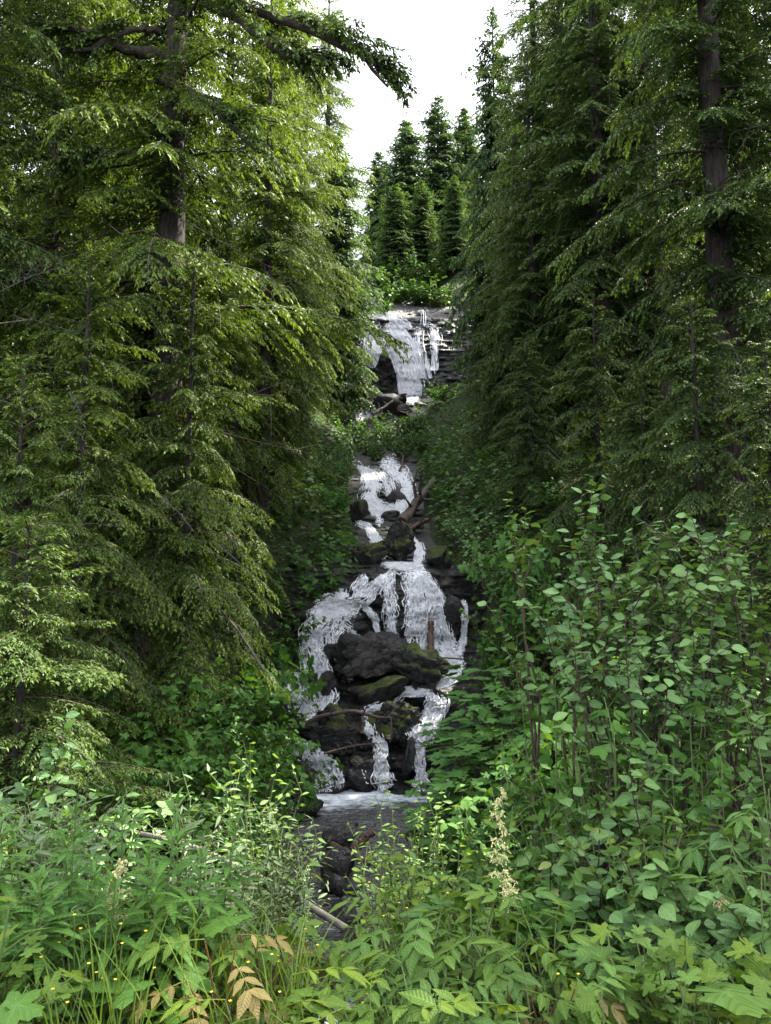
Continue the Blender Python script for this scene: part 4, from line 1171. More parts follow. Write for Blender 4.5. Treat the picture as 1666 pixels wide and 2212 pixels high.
def grow(kind, H, spread, r, n_stems, leaf_len, n_leaf, style='bush', bare=0.32):
    """A plant as stems (MB) and a list of leaf placements (pos, dir, up, size)."""
    st = MB(); Lf = []
    if style == 'whorl':                              # one upright stalk, long leaves all round
        lean = r.normal(0, 0.06, 2)
        ax = bez((0, 0, 0), (lean[0] * H * 0.3, lean[1] * H * 0.3, H * 0.5), (lean[0] * H, lean[1] * H, H), 10)
        V, F, uv = tube(ax, np.linspace(0.007, 0.002, 10), 5); st.add(V, F, uv)
        az = r.uniform(0, 6.28)
        for i in range(n_leaf):
            f = 0.12 + 0.88 * i / n_leaf
            p = np.array([np.interp(f, np.linspace(0, 1, 10), ax[:, k]) for k in range(3)])
            az += 2.4 + r.normal(0, 0.2)
            el = R(np.interp(f, [0, 0.7, 0.92, 1], [-28, -2, 38, 72]) + r.normal(0, 9))
            d = np.array([math.cos(az) * math.cos(el), math.sin(az) * math.cos(el), math.sin(el)])
            s = leaf_len * np.interp(f, [0, 0.25, 0.75, 1], [0.75, 1.0, 0.95, 0.28]) * r.uniform(0.85, 1.12)
            Lf.append((p, d, np.array([0, 0, 1.0]) + d * 0.01, s))
        return st, Lf
    if style == 'rosette':                            # leaves on their own stalks from the base, top leaves spread flat
        for i in range(n_leaf):
            az = 2.4 * i + r.normal(0, 0.3)
            rad = spread * math.sqrt((i + 0.5) / n_leaf) * r.uniform(0.7, 1.1)
            z = H * (1.0 - 0.45 * (rad / spread) ** 2) * r.uniform(0.62, 1.02)
            e = np.array([math.cos(az) * rad, math.sin(az) * rad, z])
            ax = bez((0, 0, 0), (e[0] * 0.25, e[1] * 0.25, z * 0.75), e, 6)
            V, F, uv = tube(ax, np.linspace(0.005, 0.0025, 6), 4); st.add(V, F, uv)
            el = R(r.normal(-8, 13))
            d = np.array([math.cos(az) * math.cos(el), math.sin(az) * math.cos(el), math.sin(el)])
            Lf.append((e, d, np.array([0, 0, 1.0]) + r.normal(0, 0.18, 3), leaf_len * r.uniform(0.75, 1.15)))
        return st, Lf
    per = max(1, n_leaf // n_stems)
    for i in range(n_stems):
        az = 6.28 * i / n_stems + r.normal(0, 0.4)
        rad = spread * r.uniform(0.25, 1.0); hh = H - (0 if i == 0 else min(0.28 * H, 0.55) * r.random()) - min(0.2 * H, 0.35) * (rad / spread) ** 2
        e = np.array([math.cos(az) * rad, math.sin(az) * rad, hh])
        ax = bez((r.normal(0, 0.05), r.normal(0, 0.05), 0), (e[0] * 0.35, e[1] * 0.35, hh * 0.65), e, 9); ax[2:-1, :2] += np.cumsum(r.normal(0, 0.018 * H, (6, 2)), 0) * 0.6
        r0 = 0.004 + 0.0032 * H
        V, F, uv = tube(ax, np.linspace(r0, 0.0025, 9), 6); st.add(V, F, uv)
        nb = max(2, per // 9)
        tips = [(ax, max(0.3, bare))]
        for j in range(nb):
            f = r.uniform(bare, 0.95); p = np.array([np.interp(f, np.linspace(0, 1, 9), ax[:, k]) for k in range(3)])
            a2 = r.uniform(0, 6.28); l = (H * (1 - bare) * 0.2 + spread * 0.25) * r.uniform(0.5, 1.2) * (1.15 - 0.5 * f)
            d = norm(np.array([math.cos(a2), math.sin(a2), r.uniform(0.05, 0.8)]) + 0.5 * norm(e))
            bx = bez(p, p + d * l * 0.5 + [0, 0, 0.02], p + d * l + [0, 0, 0.05 * l], 6)
            V, F, uv = tube(bx, np.linspace(r0 * 0.4, 0.0015, 6), 4); st.add(V, F, uv)
            tips.append((bx, 0.1))
        lens = np.array([np.linalg.norm(np.diff(b, axis=0), axis=1).sum() * (1 - s) for b, s in tips])
        cnt = np.maximum(2, (per * lens / lens.sum())).astype(int)
        for (bx, s0), n in zip(tips, cnt):
            m = len(bx)
            for q in range(n):
                f = s0 + (1 - s0) * (q + r.uniform(0.2, 0.9)) / n
                p = np.array([np.interp(f, np.linspace(0, 1, m), bx[:, k]) for k in range(3)])
                t = norm(bx[min(m - 1, int(f * (m - 1)) + 1)] - bx[max(0, int(f * (m - 1)) - 0)] + 1e-6)
                a3 = r.uniform(0, 6.28)
                d = norm(np.array([math.cos(a3), math.sin(a3), r.normal(-0.28, 0.30)]) + t * 0.45)
                o2 = np.array([p[0], p[1], 0.0]); o2 = o2 / (np.linalg.norm(o2) + 0.15)
                up = np.array([0, 0, 0.85]) + o2 * 0.65 + r.normal(0, 0.32, 3)
                Lf.append((p, d, up, leaf_len * r.uniform(0.55, 1.18)))
    return st, Lf


def leaf_frames(Lf):
    P = np.array([l[0] for l in Lf]); D = np.array([l[1] for l in Lf]); U = np.array([l[2] for l in Lf]); S = np.array([l[3] for l in Lf])
    return P, frames(D, U), S


def plant_single(name, label, cat, group, loc, kind, mat, stem_mat, H, spread, seed, n_stems, leaf_len, n_leaf, style='bush', part='leaf', bare=0.32):
    """near plant: every leaf is an object of its own"""
    r = np.random.default_rng(seed)
    o = empty(name, loc, r.uniform(0, 6.28)); tag(o, label, cat, group)
    st, Lf = grow(kind, H, spread, r, n_stems, leaf_len, n_leaf, style, bare)
    child('stem', st.mesh('stem', stem_mat, True), o)
    P, Fm, S = leaf_frames(Lf)
    mats = list(mat) if isinstance(mat, (list, tuple)) else [mat]
    mm = [leaf_meshes(kind, m_) for m_ in mats]
    for i in range(len(P)):
        ms_ = mm[r.integers(len(mm))]; me = ms_[r.integers(len(ms_))]
        l = bpy.data.objects.new(part, me); l.parent = o
        M = np.eye(4); M[:3, :3] = Fm[i] * S[i]; M[:3, 3] = P[i]
        l.matrix_basis = Matrix(M.tolist()); COL.objects.link(l)
    return o


def plant_meshes(kind, mat, stem_mat, H, spread, seed, n_stems, leaf_len, n_leaf, style='bush', bare=0.25):
    """farther shrub: leaves joined"""
    r = np.random.default_rng(seed)
    st, Lf = grow(kind, H, spread, r, n_stems, leaf_len, n_leaf, style, bare)
    P, Fm, S = leaf_frames(Lf)
    b = MB(); which = r.integers(len(LEAF[kind]), size=len(P))
    for k, tm in enumerate(LEAF[kind]):
        idx = np.where(which == k)[0]
        if len(idx) == 0: continue
        TV = np.concatenate(tm.V); TU = np.concatenate(tm.UV)
        V, F = stamp(TV, [np.concatenate(v) for v in tm.F.values()], Fm[idx] * S[idx][:, None, None], P[idx])
        b.add(V, F, np.tile(TU, (len(idx), 1)))
    return st.mesh('stem', stem_mat), b.mesh('leaves', mat, smooth=True)


SHRUB = {
    'berry': plant_meshes('berry', M_berry, M_twig, 1.7, 1.15, 41, 9, 0.17, 520),
    'berryb': plant_meshes('berry', M_berry, M_twig, 1.4, 1.25, 42, 9, 0.15, 520),
    'club': plant_meshes('club', M_club, M_twig, 1.6, 0.95, 43, 6, 0.30, 70, 'rosette'),
    'alder': plant_meshes('alder', M_alder, M_twig, 2.4, 1.4, 44, 8, 0.10, 900),
    'alderb': plant_meshes('alder', M_alder, M_twig, 2.0, 1.6, 45, 8, 0.10, 900),
    'maple': plant_meshes('maple', M_club, M_twig, 1.5, 1.3, 46, 9, 0.17, 420),
    'willow': plant_meshes('willow', M_willow, M_twig, 1.6, 1.0, 47, 8, 0.085, 800),
}
SHRUB['bush'] = plant_meshes('alder', M_cover, M_twig, 2.0, 1.4, 48, 9, 0.20, 620, 'bush', 0.12)  # darker cover colour instead of alder's puts shade into the far shrubs
SHRUB['bushb'] = plant_meshes('berry', M_berry, M_twig, 1.8, 1.3, 49, 9, 0.26, 360, 'bush', 0.12)
SHH = {'bush': 2.0, 'bushb': 1.8, 'berry': 1.7, 'berryb': 1.4, 'club': 1.6, 'alder': 2.4, 'alderb': 2.0, 'maple': 1.5, 'willow': 1.6}


def ground_at(u, y):
    x = float((u * KPX - W_PX / 2) / F_PX * y)
    return x, float(ground_z(x, y))


def shrub(kind, u, y, top, label, group, sxy=1.0, name='shrub', cat='shrub', hmin=0.7):
    if y > 38: kind = {'alder': 'bush', 'alderb': 'bush'}.get(kind, 'bushb')
    x, z = ground_at(u, y)
    h = max(hmin if y < 38 else 1.3, float(at(u, top, y)[2]) - z)
    s = h / SHH[kind]
    s2 = min(s, 1.5) * sxy
    o = empty(name, (x, y, z - 0.05), random.uniform(0, 6.28)); o.scale = (s2, s2, s)
    tag(o, label, cat, group)
    for nm, me in zip(('stem', 'leaves'), SHRUB[kind]): child(nm, me, o)
    return o


G1 = 'leafy shrubs on the bank beside the lower falls'
G2 = 'leafy shrubs around the middle cascade'
G3 = 'leafy shrubs above and below the upper waterfall'
SHRUBS = [
    # bank left of the lower falls
    ('berry', 596, 17.0, 1560, 'small leafy shrub touching the white churn beside the lower falls', G1, 0.7),
    ('berry', 545, 15.8, 1490, 'leafy shrub on the bank beside the round mossy rock', G1, 0.9),
    ('maple', 480, 15.4, 1430, 'shrub with lobed leaves under the leaning dead branch', G1, 1.0),
    ('berry', 440, 14.0, 1440, 'bright leafy shrub below the dark hemlock foot', G1, 1.0),
    ('berryb', 350, 13.0, 1430, 'leafy shrub between the young hemlock and the dark hemlock foot', G1, 1.0),
    ('berryb', 540, 13.6, 1560, 'dense low shrub in front of the lobed leaf shrub', G1, 1.0),
    ('berry', 460, 12.4, 1550, 'dense leafy shrub in the middle of the green bank', G1, 1.0),
    ('berry', 380, 11.6, 1560, 'leafy shrub in front of the young hemlock tips', G1, 1.0),
    ('maple', 300, 11.0, 1560, 'shrub with large bright lobed leaves beside the young hemlock', G1, 0.8),
    ('berry', 540, 12.0, 1650, 'shrub with pointed leaves overhanging the pool bank', G1, 0.8),
    ('berryb', 480, 10.8, 1660, 'low pointed leaf shrub behind the willow', G1, 0.9),
    ('berryb', 390, 10.2, 1660, 'low pointed leaf shrub behind the fireweed', G1, 0.9),
    ('maple', 590, 19.5, 1400, 'shrub with trailing stems at the edge of the big chute', G1, 0.6),
    ('maple', 640, 21.5, 1240, 'large shrub hanging over the dark cut beside the lower falls', G1, 1.0),
    ('maple', 705, 23.5, 1130, 'pale leaved shrub overhanging the brown mossy boulder', G1, 0.9),
    ('maple', 690, 22.0, 1180, 'pale leaved shrub just above the brink of the lower falls', G1, 0.9),
    ('berry', 600, 20.0, 1300, 'dark leafy shrub below the pale leaved shrubs', G1, 0.9),
    ('maple', 560, 17.5, 1370, 'dark lobed leaf shrub beneath the drooping boughs', G1, 1.0),
    # around the middle cascade
    ('maple', 725, 27.0, 1040, 'leafy shrub on the bank beside the thick leaning log', G2, 0.9),
    ('berry', 700, 29.5, 990, 'shrub on the bank beside the middle cascade top', G2, 1.0),
    ('alder', 745, 33.0, 950, 'sunlit shrub patch among the boughs above the cascade', G2, 0.8),
    ('berryb', 750, 37.0, 925, 'shrub hanging over the head of the middle cascade', G2, 0.8),
    ('alder', 800, 43.0, 925, 'greyish leafy shrub in the brush between the two falls', G2, 0.8),
    ('alderb', 835, 44.5, 925, 'dark shrub in the brush below the root mass', G2, 0.8),
    ('alder', 880, 44.0, 900, 'dark leafy shrub beside the foot of the upper waterfall', G2, 0.9),
    ('alderb', 915, 40.0, 930, 'dim shrub on the bank above the thick leaning log', G2, 1.0),
    ('berry', 945, 33.5, 1000, 'dark shrub behind the thick leaning log', G2, 0.9),
    ('berry', 960, 29.0, 1030, 'dense shrub beside the thick leaning log', G2, 0.9),
    ('alder', 985, 24.5, 1090, 'round leaved shrub overhanging the triangular boulder', G2, 0.9),
    ('alderb', 1030, 22.0, 1110, 'round leaved shrub over the brink of the lower falls', G2, 0.9),
    ('alder', 1062, 21.0, 1200, 'round leaved shrub at the thin strand of the lower falls', G2, 0.8),
    ('berry', 1080, 24.0, 1040, 'bright green shrub under the small dark hemlock', G2, 1.0),
    ('maple', 1200, 22.0, 1030, 'pale bluish lobed shrub under the dark stand', G2, 1.0),
    ('maple', 1150, 18.5, 1130, 'lobed shrub between the dark stand and the broadleaf shrub', G2, 1.0),
    ('berry', 1280, 17.0, 1120, 'dim shrub behind the tall shoots of the broadleaf shrub', G2, 1.0),
    ('berry', 1095, 18.8, 1290, 'dark ferny shrub beside the lower falls', G2, 0.8),
    ('berry', 1065, 19.0, 1380, 'small dark shrub at the end of the level pale stick', G2, 0.6),
    ('alder', 820, 45.5, 900, 'dusky brush shrub right below the weathered pale log', G2, 0.8),
    ('alderb', 800, 41.5, 940, 'dusky shrub at the head of the middle cascade', G2, 0.7),
    ('alder', 855, 42.0, 940, 'brush shrub in the centre between the two falls', G2, 0.8),
    ('alderb', 905, 43.5, 920, 'brush shrub beside the dark root mass', G2, 0.9),
    ('alder', 770, 43.0, 900, 'pale shrub at the side of the weathered pale log', G2, 0.8),
    ('alder', 842, 43.5, 895, 'leafy shrub masking the ledge under the root mass', G2, 0.8),
    ('alderb', 872, 40.5, 930, 'low shrub just above the crooked pale stick', G2, 0.7),
    ('alder', 815, 40.0, 945, 'low shrub at the topmost stones of the cascade', G2, 0.6),
    ('maple', 745, 35.0, 990, 'bank shrub hanging over the cascade stones', G2, 0.8),
    ('maple', 925, 36.5, 975, 'bank shrub above the head of the thick leaning log', G2, 0.8),
    # devil's club patch
    ('club', 1085, 15.5, 1390, 'plant with big palmate leaves beside the lower waterfall', G1, 1.0),
    ('club', 1120, 14.0, 1440, 'plant with big palmate leaves under the broadleaf shrub', G1, 1.0),
    ('club', 1030, 14.2, 1490, 'big palmate leaf plant nearest the blocky dark boulder', G1, 0.9),
    ('club', 1080, 12.6, 1540, 'big palmate leaf plant in the middle of the patch by the falls', G1, 1.0),
    ('club', 1160, 12.0, 1530, 'big palmate leaf plant at the upper edge of the alder thicket', G1, 1.0),
    ('club', 1020, 12.2, 1610, 'lower palmate leaf plant above the pool', G1, 0.9),
    ('maple', 1010, 13.2, 1650, 'lobed leaf shrub leaning over the pool', G1, 0.7),
    ('maple', 1060, 11.2, 1650, 'lobed leaf shrub under the palmate leaf patch', G1, 0.9),
    ('berry', 1250, 12.0, 1430, 'dense shrub under the stems of the tall broadleaf shrub', G1, 1.0),
    ('berry', 1350, 11.5, 1440, 'dense dark shrub at the dark stem of the broadleaf shrub', G1, 1.0),
    ('berry', 1480, 11.0, 1420, 'dense shrub behind the elder leaves', G1, 1.0),
    ('berryb', 1600, 10.5, 1430, 'dense shrub at the picture edge behind the elder', G1, 1.0),
    ('berryb', 1180, 9.6, 1620, 'shrub with small pointed leaves under the palmate patch', G1, 1.0),
    ('berryb', 1290, 9.0, 1560, 'shrub with small pointed leaves behind the alder thicket', G1, 1.0),
    ('berryb', 1440, 9.0, 1520, 'leafy shrub between the broadleaf shrub and the alder thicket', G1, 1.0),
    ('berryb', 1580, 8.6, 1520, 'leafy shrub behind the elder shoots', G1, 1.0),
    # above the upper falls
    ('alder', 800, 57.0, 590, 'sunlit shrub at the brink of the upper waterfall', G3, 1.0),
    ('alder', 850, 62.0, 590, 'bluish dark shrub above the brink of the upper waterfall', G3, 1.3),
    ('alderb', 905, 61.0, 600, 'bluish shrub in the middle above the rock slab', G3, 1.3),
    ('alder', 950, 60.0, 610, 'bright green shrub just above the pale rock slab', G3, 1.2),
    ('alderb', 1030, 58.5, 640, 'shrub overhanging the edge of the pale rock slab', G3, 1.0),
    ('alder', 880, 66.0, 560, 'tall bluish shrub under the distant spires', G3, 1.4),
    ('alderb', 940, 67.0, 560, 'dark shrub at the foot of the tallest distant spire', G3, 1.4),
    ('alder', 748, 50.0, 770, 'pale sunlit shrub beside the veil of the upper waterfall', G3, 0.8),
    ('alderb', 745, 47.5, 860, 'leafy shrub covering the edge of the upper waterfall foot', G3, 0.7),
    ('alder', 945, 47.5, 845, 'shrub below the pale slab beside the veil', G3, 1.0),
    ('alderb', 960, 45.5, 840, 'leafy shrub on the slope below the pale slab', G3, 1.2),
]
for kind, u, y, top, label, group, sxy in SHRUBS:
    shrub(kind, u, y, top, label, group, sxy)

# ------------------------------------------------------------------ ground cover (uncountable)
def scatter_cover(name, n, leaf, mat, area, size, seed, hgt):
    r = np.random.default_rng(seed)
    x0, x1, y0, y1 = area
    # uniform in the view wedge, denser near
    y = y0 * (y1 / y0) ** r.random(n); x = r.uniform(x0, x1, n) * y
    d = np.abs(x - stream_x(y)) - stream_hw(y)
    k = d > np.where(y < 9, -0.1, 0.15); x, y, d = x[k], y[k], d[k]
    z = ground_z(x, y) + r.uniform(0.0, 1, len(x)) ** 1.3 * hgt * np.clip(0.35 + d, 0.3, 1)
    n = len(x); a = r.uniform(0, 6.28, n)
    D = norm(np.stack([np.cos(a), np.sin(a), r.normal(-0.1, 0.3, n)], -1)); U = norm(np.stack([r.normal(0, .4, n), r.normal(0, .4, n) - 0.25, np.ones(n)], -1))
    S = size * r.uniform(0.6, 1.3, n) * np.clip(y / 10, 0.6, 2.6)
    tm = leaf; TV = np.concatenate(tm.V)
    V, F = stamp(TV, [np.concatenate(v) for v in tm.F.values()], frames(D, U) * S[:, None, None], np.stack([x, y, z], -1))
    o = link(bpy.data.objects.new(name, mesh_np(name, V, F, mat)))
    tag(o, kind='stuff'); return o


simple_leaf = MB(); simple_leaf.add(np.array([[0, 0, 0], [.42, .32, .05], [1, 0, -.15], [.42, -.32, .05]]), [np.array([[0, 1, 2], [0, 2, 3]])])
scatter_cover('undergrowth', 130000, simple_leaf, M_cover, (-0.62, 0.62, 6.5, 64.0), 0.10, 71, 0.8)

# ------------------------------------------------------------------ near plants, leaf by leaf
KIND = {
    #          leaf     material            stem       spread  stems len   n    style      bare
    'alder':   ('alder', M_alder, M_twig, 0.75, 6, 0.100, 300, 'bush', 0.45, 'alder_shrub', 'shrub'),
    'shoot':   ('alder', M_alder, M_twig, 0.20, 3, 0.10, 90, 'bush', 0.68, 'alder_shrub', 'shrub'),
    'thicket': ('alder', M_alder, M_twig, 0.55, 6, 0.112, 240, 'bush', 0.40, 'alder_shrub', 'shrub'),
    'willow':  ('willow', M_willow, M_stem, 0.50, 7, 0.105, 290, 'bush', 0.35, 'willow_shrub', 'shrub'),
    'round':   ('round', M_willow2, M_stem, 0.42, 8, 0.088, 190, 'bush', 0.40, 'willow_shrub', 'shrub'),
    'limew':   ('round', (M_goat, M_lime, M_willow2), M_stem, 0.45, 10, 0.088, 240, 'bush', 0.30, 'willow_shrub', 'shrub'),
    'fire':    ('fire', M_fire, M_stem, 0.2, 1, 0.185, 74, 'whorl', 0.1, 'fireweed', 'plant'),
    'goat':    ('goat', (M_goat, M_goat, M_elder), M_stem, 0.30, 1, 0.250, 15, 'rosette', 0.1, 'goatsbeard', 'plant'),
    'rust':    ('goat', (M_rust, M_rust, M_goat), M_redstem, 0.20, 1, 0.180, 9, 'rosette', 0.1, 'bronze_leaved_plant', 'plant'),
    'pale':    ('goat', (M_pale, M_lime, M_goat), M_stem, 0.24, 1, 0.220, 12, 'rosette', 0.1, 'goatsbeard', 'plant'),
    'elder':   ('elder', M_elder, M_stem, 0.40, 1, 0.270, 15, 'rosette', 0.1, 'elder_shrub', 'shrub'),
    'lime':    ('maple', (M_lime, M_pale, M_goat), M_stem, 0.30, 5, 0.115, 46, 'bush', 0.25, 'thimbleberry', 'plant'),
    'parsnip': ('parsnip', M_pale, M_stem, 0.26, 1, 0.36, 5, 'rosette', 0.1, 'cow_parsnip', 'plant'),
    'dark':    ('parsnip', M_fire, M_stem, 0.24, 1, 0.20, 8, 'rosette', 0.1, 'cow_parsnip', 'plant'),
    'berry':   ('berry', M_berry, M_stem, 0.50, 8, 0.140, 110, 'bush', 0.30, 'salmonberry', 'shrub'),
}
